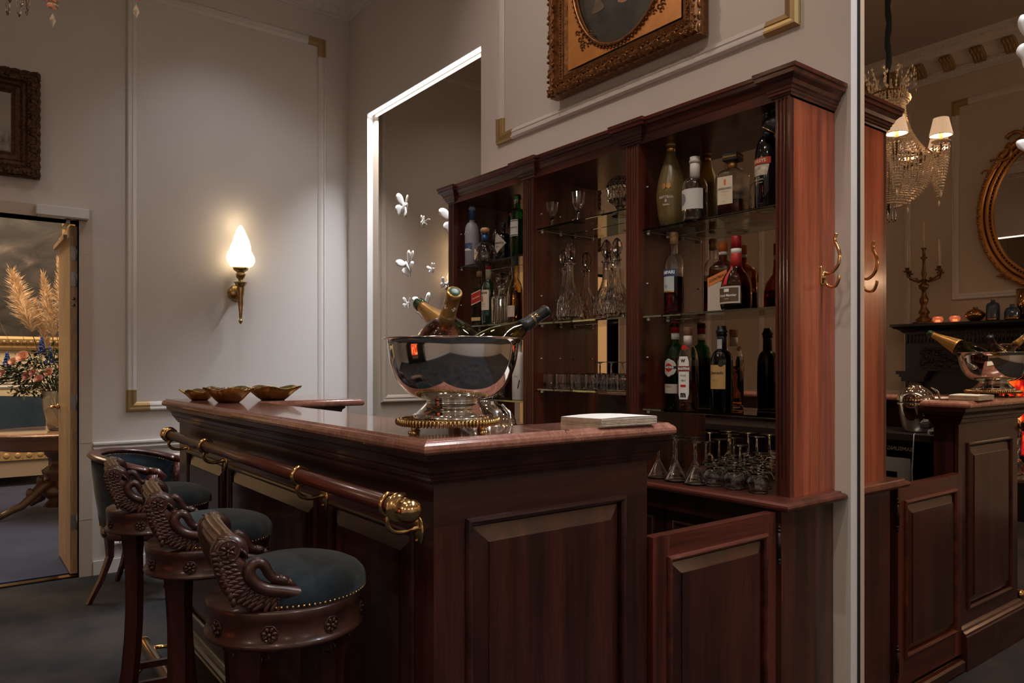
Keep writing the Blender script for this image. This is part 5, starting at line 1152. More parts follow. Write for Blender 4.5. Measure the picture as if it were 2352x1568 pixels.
# ================================================================ cut crystal ware
def cutshape(n,a=.035,tw=60):
    return lambda ang,r,z: 1+a*(abs(cos(n*ang+z*tw))*abs(cos(n*ang-z*tw))-.4)
def decanter(label,px,Y,z,sc=1.0,kind=0,grp=None):
    e=empty('decanter',label,'decanter',(SX(px,Y),Y,z))
    if kind==0: pr=[(0,.006),(.040,0),(.050,.004),(.056,.03),(.057,.055),(.054,.080),(.043,.112),(.027,.142),(.0185,.172),(.0155,.215),(.0155,.245),(.024,.250),(.024,.254),(.0135,.2545),(.0125,.215),(.0165,.172),(.0245,.142),(.039,.112),(.049,.080),(.051,.055),(.048,.02),(0,.018)]
    if kind==2: pr=[(0,.004),(.034,0),(.040,.004),(.040,.135),(.036,.145),(.018,.152),(.016,.175),(.024,.185),(.026,.190),(.013,.190),(.012,.165),(.014,.150),(.030,.138),(.033,.13),(.033,.016),(0,.014)]
    c=cutshape(9,.075,55)
    def sh(a,r,zz):
        if kind==2:
            k=abs(cos(a))**8+abs(sin(a))**8; k=1/k**(1/8) if zz<.145 and r>.02 else 1
            return k*(1+.04*(abs(cos(14*a+zz*120))-.5)) if zz<.14 else k
        return c(a,r,zz) if .006<zz<.12 else 1+(.02*cos(8*a) if zz<.2 else 0)
    MB().lathe([(r*sc,zz*sc) for r,zz in pr],72,shape=sh,smooth=False).build('crystal_body',CRYST,e)
    zt=pr[11][1]*sc if kind==0 else .188
    zt=(.254 if kind==0 else .190)*sc
    st=[(0,-.03),(.010,-.03),(.0125,0),(.008,.006),(.009,.012),(.019,.030),(.024,.052),(.019,.074),(.010,.088),(0,.094)] if kind==0 else [(0,-.03),(.010,-.03),(.012,0),(.010,.006),(.020,.012),(.029,.028),(.031,.040),(.027,.056),(.016,.066),(0,.069)]
    MB().lathe([(r*sc,zt+zz*sc) for r,zz in st],14 if kind==0 else 18,smooth=False,shape=lambda a,r,zz:1+(.07*cos(7*a))).build('stopper',CRYST,e)
    return e
zc=1.495
decanter('tall cut crystal decanter with almond stopper, front left one on the middle shelf',1309,2.205,zc,1.02)
decanter('cut crystal decanter behind the front left one, only its neck and stopper showing',1296,2.275,zc,1.0)
decanter('cut crystal decanter standing behind the right-hand decanter of the middle bay',1393,2.26,zc,1.0)
decanter('cut crystal decanter in front at the right of the middle shelf beside the pilaster',1417,2.205,zc,.96)
decanter('square cut crystal decanter with ball stopper between whisky bottles on the middle left shelf',1152,2.205,1.505,1.0,2)
e=decanter('small crystal decanter with pointed stopper behind the wine bottle on the lower left shelf',1146,2.22,1.129,.98)
def goblet(label,loc,H=.115,grp=None):
    e=empty('cut_goblet',label,'glass',loc,group=grp)
    MB().lathe([(0,0),(.030,0),(.031,.002),(.008,.006),(.0045,.012),(.004,.035),(.008,.042),(.014,.050),(.025,.075),(.031,H),(.0295,H),(.023,.077),(.010,.054),(0,.052)],48,shape=lambda a,r,z:1+(.03*abs(cos(8*a)) if .045<z<.09 else 0),smooth=False).build('crystal',CRYST,e); return e
goblet('cut crystal goblet at the left of the upper middle shelf',(SX(1268,2.20),2.20,1.928)); goblet('cut crystal goblet standing right of another one on the upper middle shelf',(SX(1328,2.185),2.185,1.928),.125)
e=empty('crystal_jar','tall lidded cut crystal jar at the right of the upper middle shelf','jar',(SX(1424,2.235),2.235,1.928))
MB().lathe([(0,.03),(.025,.0),(.035,.0),(.012,.02),(.02,.035),(.05,.06),(.058,.10),(.055,.115),(.05,.115),(.052,.10),(.044,.064),(0,.045)],64,shape=cutshape(11,.08,70),smooth=False).build('bowl',CRYST,e)
MB().lathe([(0,.17),(.005,.172),(.004,.165),(.025,.160),(.045,.142),(.056,.118),(.052,.116),(.04,.138),(0,.155)],64,shape=cutshape(11,.08,70),smooth=False).build('lid',CRYST,e)
# tumblers on the middle bay lower shelf
TG=glassm('thin_clear_glass',(1,1,1),0,1.55)
def tumbler(loc,label,grp=None,name='tumbler'):
    e=empty(name,label,'glass',loc,group=grp)
    MB().lathe([(0,0),(.026,0),(.0285,.003),(.030,.03),(.031,.068),(.0305,.070),(.0290,.068),(.028,.03),(.0255,.012),(0,.011)],32,shape=lambda a,r,z:1+(.03*abs(cos(8*a)) if z<.045 else 0),smooth=False).build('glass',TG,e); return e
t0=None
zt=1.191
for k,(px,Y) in enumerate([(1262,2.19),(1287,2.245),(1292,2.18),(1318,2.235),(1327,2.185),(1349,2.24),(1360,2.185),(1388,2.245),(1385,2.19),(1408,2.20),(1432,2.20)]):
    loc=(SX(px,Y),Y,zt); lab='short clear tumbler standing in the row on the lower middle shelf'
    if t0 is None: t0=tumbler(loc,lab,'tumblers on the lower middle shelf')
    else: c=copy_tree(t0); c.location=loc
def updown(name,label,loc,prof,grp=None,n=32,shape=None):
    e=empty(name,label,'glass',loc,group=grp); MB().lathe(prof,n,shape=shape).build('glass',TG,e); return e
# profiles standing upside-down: rim on the surface z=0, foot on top
MART=[(.046,0),(.0475,0),(.006,.062),(.0040,.070),(.0038,.142),(.008,.147),(.034,.150),(.034,.152),(.002,.1525),(0,.1525)]
MART=[(.0475,0),(.006,.063),(.0040,.072),(.0038,.142),(.008,.146),(.035,.150),(.035,.152),(.0,.1525)]; MARTf=MART+[(0,.1525)]
def inv(outer,t=.0014):
    rim=outer[0][0]; cup=[(r-t,z) for r,z in outer if z<.062 and r>.012]
    return outer+[] , cup
def stem_inverted(rim,cupH,stemH,foot,bulge):
    o=[(rim,0)]+[(rim+(bulge-rim)*sin(PI*t),cupH*t) if t<.75 else (max(.005,(rim*(1-t)*2.6 if bulge<=rim else bulge*math.sqrt(max(0,1-((t-.35)/.65)**2)))),cupH*t) for t in (.15,.3,.45,.6,.75,.88,.97)]
    o=[]; 
    N=8
    for k in range(N+1):
        t=k/N
        if bulge<=rim: r=rim*(1-t)+.005*t
        else: r=(rim+(bulge-rim)*sin(PI*min(t/.8,1)/2)) if t<.4 else bulge*math.sqrt(max(0,1-((t-.4)/.6)**2))+.004*t
        o.append((max(r,.0045),cupH*t))
    i=[(max(r-.0013,.001),max(z-.0013,0.0)) for r,z in o][::-1]; i=[(0,o[-1][1]-.004)]+i[1:]
    top=[(.0040,cupH+.008),(.0036,cupH+stemH-.006),(.008,cupH+stemH-.002),(foot,cupH+stemH+.001),(foot,cupH+stemH+.0025),(0,cupH+stemH+.0035)]
    return i+o+top
# stemmed glasses upside down over the tumblers on the lower middle shelf
g0=None
for k,(px,Y) in enumerate([(1378,2.215),(1404,2.225),(1430,2.232)]):
    loc=(SX(px,Y),Y,zt+.0); pr=stem_inverted(.030,.065,.055,.026,.033)
    if g0 is None: g0=updown('liqueur_glass','stemmed glass standing upside down among the tumblers on the lower middle shelf',(loc[0],loc[1],zt),pr,'upside-down stemmed glasses on the lower middle shelf')
    else: c=copy_tree(g0); c.location=loc
# move the tumblers out of the stemmed glasses
# martini glasses and goblets upside down on the wooden ledge
zb=.875
mp_=stem_inverted(.046,.072,.078,.036,.0)
m0=None
labs=['martini glass upside down on the ledge, leftmost behind the end of the marble top','martini glass upside down on the ledge, middle one of the front row','martini glass upside down on the ledge, right one of the front row','martini glass upside down behind the front row, left one','martini glass upside down behind the front row, right one','martini glass upside down, seen over the marble left of the paper stack']
for k,(px,Y) in enumerate([(1512,2.13),(1553,2.125),(1598,2.12),(1548,2.235),(1595,2.235),(1268,2.20)]):
    loc=(SX(px,Y),Y,zb)
    if m0 is None: m0=updown('martini_glass',labs[0],loc,mp_)
    else: c=copy_tree(m0); c.location=loc; c['label']=labs[k]
gp=stem_inverted(.030,.068,.022,.028,.037)
g0=None
for k,(px,Y) in enumerate([(1640,2.145),(1664,2.235),(1686,2.145),(1708,2.235),(1742,2.145),(1752,2.235),(1726,2.31),(1684,2.31)]):
    loc=(SX(px,Y),Y,zb)
    if g0 is None: g0=updown('short_goblet','short round goblet standing upside down in the cluster at the right end of the ledge',loc,gp,'upside-down goblets at the right end of the ledge')
    else: c=copy_tree(g0); c.location=loc
g0=None
for k,(px,Y) in enumerate([(1652,2.30),(1622,2.19),(1700,2.185)]):
    loc=(SX(px,Y),Y,zb); pr=stem_inverted(.030,.07,.075,.033,.034)
    if g0 is None: g0=updown('wine_glass','tall stemmed glass upside down between the martini glasses and the goblets',loc,pr,'tall stemmed glasses upside down on the ledge')
    else: c=copy_tree(g0); c.location=loc

# ================================================================ on the marble top
ZM_=1.148
BC=(-1.425,.905)
BS=Vector((.007,.009,0))     # the bowl stands a little off the centre of its tray
tr=empty('footed_tray','round silver tray with gold beaded rim and paw feet under the champagne bowl','tray',(BC[0],BC[1],ZM_))
MB().lathe([(0,.020),(.108,.020),(.110,.024),(.108,.026),(0,.025)],56).build('plate',CHROME,tr)
g=MB()
for k in range(84):
    a=2*PI*k/84; M3=Matrix.Rotation(a,3,'Z'); g.ball(M3@Vector((.113,0,.025)),(.0075,.0034,.0085),8,5,M3)
g.tube([(.107*cos(2*PI*k/48),.107*sin(2*PI*k/48),.031) for k in range(48)],.0022,5,closed=True); g.build('beaded_rim',ABRASS,tr)
for k in range(4):
    a=R(-78+90*k); u=Vector((cos(a),sin(a),0)); ut=Vector((-sin(a),cos(a),0)); g=MB(); g.tube([u*.098+Vector((0,0,.021)),u*.106+Vector((0,0,.014)),u*.104+Vector((0,0,.006))],[.007,.005,.006],8)
    for q in (-1,0,1): g.ball(u*.109+ut*.006*q+Vector((0,0,.0045)),(.006,.006,.0045),7,5)
    g.build('paw_foot',ABRASS,tr)
zb_=ZM_+.0262
bw=empty('champagne_bowl','large polished silver champagne bowl on a footed tray, holding three bottles','bowl',(BC[0]+BS.x,BC[1]+BS.y,zb_))
outp=[(0,0),(.090,0),(.091,.002),(.091,.014),(.088,.017),(.084,.018),(.074,.028),(.064,.038),(.0595,.0425),(.061,.044),(.061,.047),(.058,.048)]
for k in range(15):
    t=k/14; a=-PI/2+t*PI/2
    outp.append((.056+(.149-.056)*sin(t*PI/2)**.86, .048+.134*(1-cos(t*PI/2))**1.0))
outp+=[(.1535,.184),(.159,.1835),(.1605,.185),(.159,.1865),(.152,.187)]
inn=[(.1465,.183)]
for k in range(12):
    t=1-k/11; inn.append((.003+.142*sin(t*PI/2)**.8,.056+.126*(1-cos(t*PI/2))))
inn[-1]=(0,.056)
MB().lathe(outp+inn,72).build('silver_body',CHROME,bw)
def tilted_bottle(name,label,base,tip,prof,gm,parts,liquid=None,lh=0,spin=0,solid=False):
    base=Vector(base)+BS; tip=Vector(tip)+BS*.5; d=(tip-base).normalized(); q=d.to_track_quat('Z','Y')
    e=empty(name,label,'bottle',base); e.rotation_mode='QUATERNION'; e.rotation_quaternion=q@Matrix.Rotation(spin,4,'Z').to_quaternion()
    MB().lathe(prof if solid else shell(prof),36).build('glass_body',gm,e)
    for (nm,pr,m) in parts: MB().lathe(pr,28).build(nm,m,e)
    if liquid:
        lp=[(0,.009)]+[(r-.003,z) for r,z in prof if r>.004 and .004<=z<=lh]; lp=[(0,.010),(lp[1][0],.010)]+[(r,max(z,.012)) for r,z in lp[1:]]+[(0,lp[-1][1])]
        MB().lathe(lp,30).build('liquid',liquid,e)
    return e
def sight(px,py,depth):  # point on a sight line at a given forward depth
    t=(px-1176)/1696; return Vector((FW[0]*depth+RT[0]*t*depth,FW[1]*depth+RT[1]*t*depth,1.3+(838-py)/1696*depth))
champ=profile(.044,.155,.235,.0145,.300); champ=[(0,.004),(.03,0),(.042,.003),(.044,.01),(.044,.12),(.0415,.145),(.037,.17),(.031,.20),(.023,.235),(.0175,.262),(.0145,.285),(.0140,.300),(.0165,.302),(.0165,.310),(.0145,.313),(.0145,.318),(.0130,.320)]
tip=Vector((-1.695,.973,1.4645)); base=Vector((-1.415,.972,1.312)); d=(base-tip).normalized(); base=tip+d*.320
tilted_bottle('bottle','champagne bottle with copper foil neck leaning left in the silver bowl',base,tip,champ,DGREEN,[('foil',[(.0395,.162),(.0375,.172),(.0318,.203),(.0240,.237),(.0185,.264),(.0155,.286),(.0150,.296),(0,.296)],GOLDL),('neck_ring',[(.0155,.296),(.0172,.300),(.0172,.304),(.0160,.306),(.0172,.308),(.0165,.316),(.0140,.321),(.0115,.319),(0,.317)],mat('dark_green_lip',(.01,.045,.015),.08,coat=1))],solid=True)
rose=[(0,.004),(.04,0),(.050,.004),(.053,.03),(.053,.10),(.050,.135),(.042,.160),(.028,.178),(.0185,.186),(.0160,.195),(.0150,.235),(.0148,.276),(.0148,.280)]
tip=Vector((-1.305,.833,1.440)); base=Vector((-1.500,.885,1.268)); d=(base-tip).normalized(); base=tip+d*.266
e=tilted_bottle('bottle','pink wine bottle with round shoulders and gold foil neck, upright one in the silver bowl',base,tip,rose,glassm('rose_tint_glass',(.95,.72,.62)),[('foil',[(.0180,.198),(.0165,.215),(.0158,.240),(.0156,.272),(.0168,.273),(.0168,.281),(.0160,.2825),(0,.2825)],GOLDL),('seal_disc',[(0,.283),(.0125,.283),(.0125,.2836),(0,.2838)],mat('green_seal',(.03,.09,.07),.5)),('seal_centre',[(0,.284),(.0075,.284),(.0075,.2845),(0,.2846)],mat('pale_seal',(.30,.38,.34),.5))],liquid=liq('rose_wine',(.90,.42,.28)),lh=.17,spin=R(-60))
for a in range(0,360,72): text(e,'+',.020,WHI,TM(.245,R(a)),radius=.0163,bold=.001)
text(e,'CHATEAU SAINT',.0058,CREAM,TM(.218,R(15)),radius=.0168)
burg=[(0,.004),(.036,0),(.043,.003),(.044,.01),(.044,.13),(.042,.155),(.036,.180),(.028,.205),(.020,.230),(.0160,.250),(.0145,.270),(.0140,.330)]
tip=Vector((-1.360,1.130,1.427)); base=Vector((-1.395,.87,1.275)); d=(base-tip).normalized(); base=tip+d*.300
burg=[(r,z*.92) for r,z in burg]
e=tilted_bottle('bottle','white wine bottle with black foil neck leaning right out of the silver bowl',base,tip,burg,glassm('yellow_green_glass',(.50,.45,.12)),[('foil',[(.0200,.215),(.0165,.232),(.0155,.250),(.0150,.292),(.0162,.293),(.0162,.300),(.0150,.302),(0,.302)],mat('black_foil',(.015,.016,.018),.35,.3))],liquid=liq('white_wine',(.75,.55,.10)),lh=.17,spin=R(150))
for a in (0,90,180,270): text(e,'CHARD',.0075,GOLDL,TM(.252,R(a)),radius=.0168); text(e,'W',.012,GOLDL,TM(.262,R(a)),radius=.0168)
# stack of paper napkins
e=empty('napkin_stack','stack of square white paper napkins near the right end of the marble top','napkins',(-1.352,1.335,ZM_))
rr=random.Random(4); g=MB()
poly0=[(-.062,-.10),(.058,-.075),(.066,.115),(-.055,.105)]
for k in range(22):
    dz=.00095; o_=(rr.uniform(-.0012,.0012),rr.uniform(-.0012,.0012)); g.prism([(p[0]+o_[0],p[1]+o_[1]) for p in poly0],k*dz,k*dz+dz*.85)
g.build('sheets',PAPERE,e); g=MB(); rows=[]
for i in range(7):
    rows.append([((-.062+(.058+.062)*j/6)*(1-i/6)+(-.055+(.121)*j/6)*(i/6),(-.10+.025*j/6)*(1-i/6)+(.105+.010*j/6)*(i/6),.0213+.0035*max(0,sin(PI*i/6))*(1 if j<3 else .4)) for j in range(7)])
g.grid(rows); g.build('top_sheet',PAPER,e)
# gold leaf dishes
def leafdish(label,loc,s,rz,fill=0):
    e=empty('leaf_dish',label,'dish',loc,rz)
    n=72; rows=[]
    for (k,z) in ((0,.006),(.38,.004),(.42,.0),(.55,.010),(.75,.030),(1.0,.050)):
        rows.append([Vector((k*s*cos(2*PI*i/n)*(1+.10*k*cos(5*2*PI*i/n)+.025*k*cos(20*2*PI*i/n)),k*s*.78*sin(2*PI*i/n)*(1+.10*k*cos(5*2*PI*i/n)+.025*k*cos(20*2*PI*i/n)),z*s/.11+(.006*cos(5*2*PI*i/n)*k**3))) for i in range(n+1)])
    g=MB(); g.grid(rows); g.grid([[p+Vector((0,0,.0025)) for p in r] for r in rows]); g.grid([rows[-1],[p+Vector((0,0,.0025)) for p in rows[-1]]])
    for i in range(0,n,2): p=rows[-1][i]; g.ball(p,(.003,.003,.0028),5,3)
    g.build('dish_body',mat('old_gold_dish',(.42,.27,.09),.28,1,bump=(70,.3,.001)) if 'old_gold_dish' not in bpy.data.materials else bpy.data.materials['old_gold_dish'],e)
    return e
leafdish('gold leaf-shaped dish, smaller left one at the far end of the bar',(-3.345,.86,ZM_+.0005),.088,R(20))
leafdish('gold leaf-shaped dish full of potpourri on the far end of the bar',(-3.085,.905,ZM_+.0005),.122,R(-10))
leafdish('gold leaf-shaped dish behind the potpourri dish, only its right tip showing',(-3.18,1.12,ZM_+.0005),.12,R(40))
g=MB(); rr=random.Random(12)
for k in range(150):
    a=rr.uniform(0,6.28); r=.08*math.sqrt(rr.random()); c=Vector((r*cos(a),r*.75*sin(a),.048+rr.uniform(0,.012)*(1-r/.09))); u=Vector((rr.uniform(-1,1),rr.uniform(-1,1),rr.uniform(-.4,.6))).normalized()*.009; w_=u.cross(Vector((rr.uniform(-1,1),rr.uniform(-1,1),1))).normalized()*.005
    g.add([c-u,c+w_+Vector((0,0,.003)),c+u,c-w_-Vector((0,0,.002))],[(0,1,2),(0,2,3)])
g.lathe([(0,.047),(.075,.047),(.06,.020),(0,.01)],24)
o=g.build('potpourri',mat('dried_petals',(.22,.12,.08),.8,var=.6,vscale=60),recalc=False); o.location=(-3.085,.905,ZM_); tag(o,'dried petals heaped in the gold dish on the bar','potpourri',kind='stuff')
# ================================================================ chandelier
CHX,CHY=-2.30,.123
cd=empty('chandelier','crystal basket chandelier with pleated shades hanging from the ceiling on a velvet sleeved chain','chandelier',(CHX,CHY,2.17))
CR_=mat('chandelier_crystal',(.95,.82,.66),.10,.45,.18,1.7); CR_.node_tree.nodes['Principled BSDF'].inputs['Specular IOR Level'].default_value=.9
BRZ=mat('dark_bronze',(.16,.09,.04),.35,.9)
g=MB(); rr=random.Random(2)
pts=[(0+.004*sin(k*1.3),.004*cos(k*1.7),1.02+k*.05) for k in range(21)]; g.tube(pts,[.016+.004*(k%2) for k in range(21)],8); g.build('velvet_sleeve',mat('dark_velvet_sleeve',(.012,.018,.025),.9),cd)
g=MB(); g.tube([(0,0,.10),(0,0,1.03)],.010,8); g.tube([(.10*cos(2*PI*k/30),.10*sin(2*PI*k/30),.86) for k in range(30)],.007,6,closed=True); g.tube([(.21*cos(2*PI*k/40),.21*sin(2*PI*k/40),.43) for k in range(40)],.008,6,closed=True)
for k in range(6): a=PI*k/3; g.tube([(0,0,.45),(.21*cos(a),.21*sin(a),.43)],.004,5); g.tube([(0,0,.88),(.10*cos(a),.10*sin(a),.86)],.003,5)
g.build('frame',BRZ,cd)
def octa(g,c,r,h):
    c=Vector(c); v=[c+Vector((r*cos(PI*k/2),r*sin(PI*k/2),0)) for k in range(4)]+[c+Vector((0,0,h)),c-Vector((0,0,h))]
    g.add(v,[(0,1,4),(1,2,4),(2,3,4),(3,0,4),(1,0,5),(2,1,5),(3,2,5),(0,3,5)])
g=MB()
for k in range(84):            # strands of the basket: top ring, skirt ring, bottom
    a=2*PI*k/60+rr.uniform(-.03,.03)
    for j in range(48):
        t=j/47
        if t<.45: u=t/.45; r=.095+(.25-.095)*u**2.2; z=.80-(.37)*u
        else: u=(t-.45)/.55; r=.26*math.sqrt(max(0,1-(u*.95)**2.3)); z=.43-.28*u
        octa(g,(r*cos(a),r*sin(a),z),.0072,.0074)
for k in range(40):
    a=2*PI*k/40
    for j in range(7): r=.10+.028*sin(PI*j/6); octa(g,(r*cos(a),r*sin(a),.86-.012*j),.0066,.007)
g.build('crystal_strands',CR_,cd,recalc=False)['kind']='stuff'
# leafy crown
for k in range(10):
    a=2*PI*k/10; u=Vector((cos(a),sin(a),0)); g=MB()
    tip=u*.14+Vector((0,0,1.0)); g.tube([u*.09+Vector((0,0,.86)),u*.10+Vector((0,0,.94)),tip],[.003,.003,.002],5)
    for j in range(6): p=(u*.09+Vector((0,0,.86))).lerp(tip,j/5); octa(g,p+Vector((rr.uniform(-.01,.01),rr.uniform(-.01,.01),.0)),.009,.016)
    for j in range(4): octa(g,tip+Vector((0,0,-.035*j-.02))+u*.02,.004,.014)
    g.build('crystal_plume',CR_,cd,recalc=False)
# arms with candles and shades
SHD=mat('pleated_shade',(.80,.72,.64),.8,0,.0,emit=(1,.80,.60),es=.42); CNDL=mat('candle_sleeve',(.75,.42,.20),.5,emit=(1,.45,.15),es=.25); BULBM=mat('chandelier_bulb',(1,.9,.7),.5,emit=(1,.76,.48),es=330); SHW=mat('shade_lining',(.9,.85,.78),.6,emit=(1,.84,.66),es=1.6)
FWv=Vector((FW[0],FW[1],0)); RTv=Vector((RT[0],RT[1],0))
for k,an in enumerate((-109,-56,0,42,96,150,-158)):
    v=RTv*cos(R(an))+FWv*sin(R(an)); u=Vector((v.x,-v.y,0)).normalized(); r=.325
    am=MB(); am.tube([u*.20+Vector((0,0,.44)),u*.24+Vector((0,0,.46)),u*.27+Vector((0,0,.43)),u*.29+Vector((0,0,.395)),u*.315+Vector((0,0,.40)),u*r+Vector((0,0,.44)),u*r+Vector((0,0,.462))],[.006]*7,8); am=am.build('arm',BRZ,cd)
    b=MB(); b.X=Matrix.Translation(u*r+Vector((0,0,.462))); b.lathe([(0,0),(.015,0),(.05,.014),(.052,.020),(.02,.012),(0,.012)],28,shape=lambda a,r_,z:1+.05*cos(14*a),smooth=False); b.build('drip_pan',CR_,am)
    b=MB(); b.X=Matrix.Translation(u*r+Vector((0,0,.472))); b.tube([(0,0,0),(0,0,.058)],.0105,12); b.build('candle_sleeve',CNDL,am)
    b=MB(); b.X=Matrix.Translation(u*r+Vector((0,0,.56))); b.ball((0,0,0),(.011,.011,.024)); b.build('bulb',BULBM,am)
    sh=MB(); sh.X=Matrix.Translation(u*r+Vector((0,0,.515))); sh.lathe([(.062,0),(.040,.105)],160,shape=lambda a,r_,z:1+.055*abs(cos(11*a))); sh.f=[f for f in sh.f if len(f)==4]; sh.sm=[True]*len(sh.f); sh.build('pleated_shade',SHD,am)
    li=MB(); li.X=Matrix.Translation(u*r+Vector((0,0,.515))); li.lathe([(.058,.001),(.037,.104)],48); li.f=[f for f in li.f if len(f)==4]; li.sm=[True]*len(li.f); li.build('shade_lining',SHW,am)
    tr_=MB(); tr_.X=Matrix.Translation(u*r+Vector((0,0,.515))); tr_.tube([(.0635*cos(2*PI*q/40),.0635*sin(2*PI*q/40),0) for q in range(40)],.0018,4,closed=True); tr_.build('shade_trim',BRZ,am)
    pd=MB()
    for q in range(14):
        b_=2*PI*q/14; c=u*r+Vector((0,0,.455))
        for j in range(16): w_=.045*(1-(j/17)**2); octa(pd,c+Vector((w_*cos(b_),w_*sin(b_),-.0165*j)),.0072,.008)
    octa(pd,u*r+Vector((0,0,.165)),.009,.022); pd.build('crystal_fringe',CR_,am,recalc=False)
    for dx in (0,.06):
        dr=MB(); c=u*(.22+dx)+Vector((0,0,.26+dx)); dr.ball(c,(.007,.007,.016),6,5); octa(dr,c+Vector((0,0,.022)),.004,.008); dr.build('crystal_drop',CR_,cd)
for k in range(10):
    a=2*PI*k/10; g=MB(); c=Vector((.042*cos(a),.042*sin(a),.16))
    for j in range(3): octa(g,c+Vector((0,0,-.015*j)),.005,.007)
    g.lathe([(0,0),(.006,.012),(.008,.05),(.003,.07),(0,.071)],6,Matrix.Translation((c.x,c.y,.045)),smooth=False); g.build('crystal_pendant',CRYST,cd)


# ================================================================ fireplace wall
BKW=mat('ebonised_wood',(.012,.010,.009),.35,coat=.3,bump=(40,.1,.001)); BKC=mat('carved_ebonised',(.018,.015,.014),.4,bump=(45,.9,.01))
FX0,FX1=-3.24,-1.02; FY=YF
fp=empty('fireplace_surround','tall carved black fireplace surround with speckled marble columns seen in the wall mirror','fireplace',((FX0+FX1)/2,FY+.15,0))
m=MW(fp); m.box(FX0,-2.62,FY+.001,FY+.16,0,1.60); m.box(-1.64,FX1,FY+.001,FY+.16,0,1.60); m.box(-2.62,-1.64,FY+.001,FY+.16,1.24,1.60); m.build('body',BKW,fp)
m=MW(fp); m.sweep([(FX0,FY+.001,1.60),(FX0,FY+.20,1.60),(FX1,FY+.20,1.60),(FX1,FY+.001,1.60)],(0,0,1),[(-.03,0),(.01,0),(.015,.012),(.04,.03),(.06,.034),(.075,.05),(.085,.052),(.085,.075),(-.03,.075)],flip=True); m.box(FX0-.0,FX1,FY+.001,FY+.20,1.59,1.674); m.build('mantel_shelf',BKW,fp)
m=MW(fp); m.box(FX0+.02,FX1-.02,FY+.16,FY+.19,1.50,1.585); 
for k in range(70): m.tube([(FX0+.04+k*.031,FY+.192,1.505),(FX0+.04+k*.031,FY+.192,1.58)],.008,5)
m.build('fluted_frieze',BKW,fp)
m=MW(fp); rr=random.Random(8)
for cx in (-2.90,-2.35,-1.8,-1.25):
    m.box(cx-.21,cx+.21,FY+.16,FY+.172,1.27,1.46)
    for k in range(46): m.ball((cx+rr.uniform(-.19,.19),FY+.174,1.365+rr.uniform(-.08,.08)),(rr.uniform(.01,.035),.010,rr.uniform(.008,.02)),6,4)
    m.tube([(cx+.05*cos(t)*(.3+t/9),FY+.178,1.365+.04*sin(t)*(.3+t/9)) for t in [q*.5 for q in range(16)]],.006,5)
m.build('carved_frieze',BKC,fp)
m=MW(fp)
for x in (FX0+.10,FX1-.10): m.box(x-.14,x+.14,FY+.16,FY+.26,1.215,1.245); m.box(x-.12,x+.12,FY+.16,FY+.24,1.19,1.215); m.box(x-.10,x+.10,FY+.16,FY+.24,1.15,1.19); m.box(x-.12,x+.12,FY+.16,FY+.24,0,.14)
m.box(FX0+.02,FX1-.02,FY+.16,FY+.19,1.245,1.262); m.build('capitals',BKW,fp)
for x in (FX0+.10,FX1-.10): MW(fp).lathe([(.065,.14),(.062,.6),(.058,1.15)],28,Matrix.Translation((x,FY+.185,0))).build('marble_column',BMARB,fp)
m=MW(fp); m.box(-2.62,-2.50,FY+.10,FY+.17,0,1.24); m.box(-1.76,-1.64,FY+.10,FY+.17,0,1.24); m.box(-2.5,-1.76,FY+.10,FY+.17,1.18,1.24); m.build('inner_frame',BKC,fp)
def flames():
    m,t,b,N,L=nt('electric_flames'); tc=N.new('ShaderNodeTexCoord'); mp=N.new('ShaderNodeMapping'); mp.inputs['Scale'].default_value=(5,5,2.2); L.new(tc.outputs['Object'],mp.inputs['Vector'])
    n=N.new('ShaderNodeTexNoise'); n.inputs['Scale'].default_value=2.2; n.inputs['Detail'].default_value=6; n.inputs['Distortion'].default_value=1.2; L.new(mp.outputs['Vector'],n.inputs['Vector'])
    r=N.new('ShaderNodeValToRGB'); e=r.color_ramp.elements; e[0].position=.32; e[0].color=(.02,0,.01,1); e[1].position=.72; e[1].color=(1,.75,.45,1); q=e.new(.45); q.color=(.5,.01,.01,1); q=e.new(.58); q.color=(1,.16,.02,1)
    L.new(n.outputs['Fac'],r.inputs['Fac']); L.new(r.outputs['Color'],b.inputs['Emission Color']); b.inputs['Emission Strength'].default_value=1.6; b.inputs['Base Color'].default_value=(.01,.01,.01,1); b.inputs['Roughness'].default_value=.2
    return m
fi=empty('electric_fire','glowing electric fire insert with orange flames inside the black fireplace','electric fire',(-2.13,FY+.05,0))
MW(fi).box(-2.50,-1.76,FY+.06,FY+.07,.55,1.17).build('flame_screen',flames(),fi)
m=MW(fi); m.box(-2.50,-1.76,FY+.02,FY+.16,0,.32); m.box(-2.50,-1.76,FY+.075,FY+.16,.50,.55); m.box(-2.50,-2.47,FY+.075,FY+.16,.3,1.17); m.box(-1.79,-1.76,FY+.075,FY+.16,.3,1.17); m.build('firebox',BLACK,fi)
m=MW(fi)
for k in range(90): m.ball((-2.49+.72*rr.random(),FY+.09+.07*rr.random(),.34+.16*rr.random()**1.5),(rr.uniform(.015,.03),.02,rr.uniform(.012,.02)),6,4)
o=m.build('pebbles',mat('pale_pebbles',(.36,.27,.18),.6,var=.4,vscale=30),fi); o['kind']='stuff'
MW(fi).box(-2.47,-1.79,FY+.085,FY+.09,.505,.515).build('ember_line',mat('ember_glow',(1,.1,.1),.5,emit=(1,.12,.2),es=3),fi)
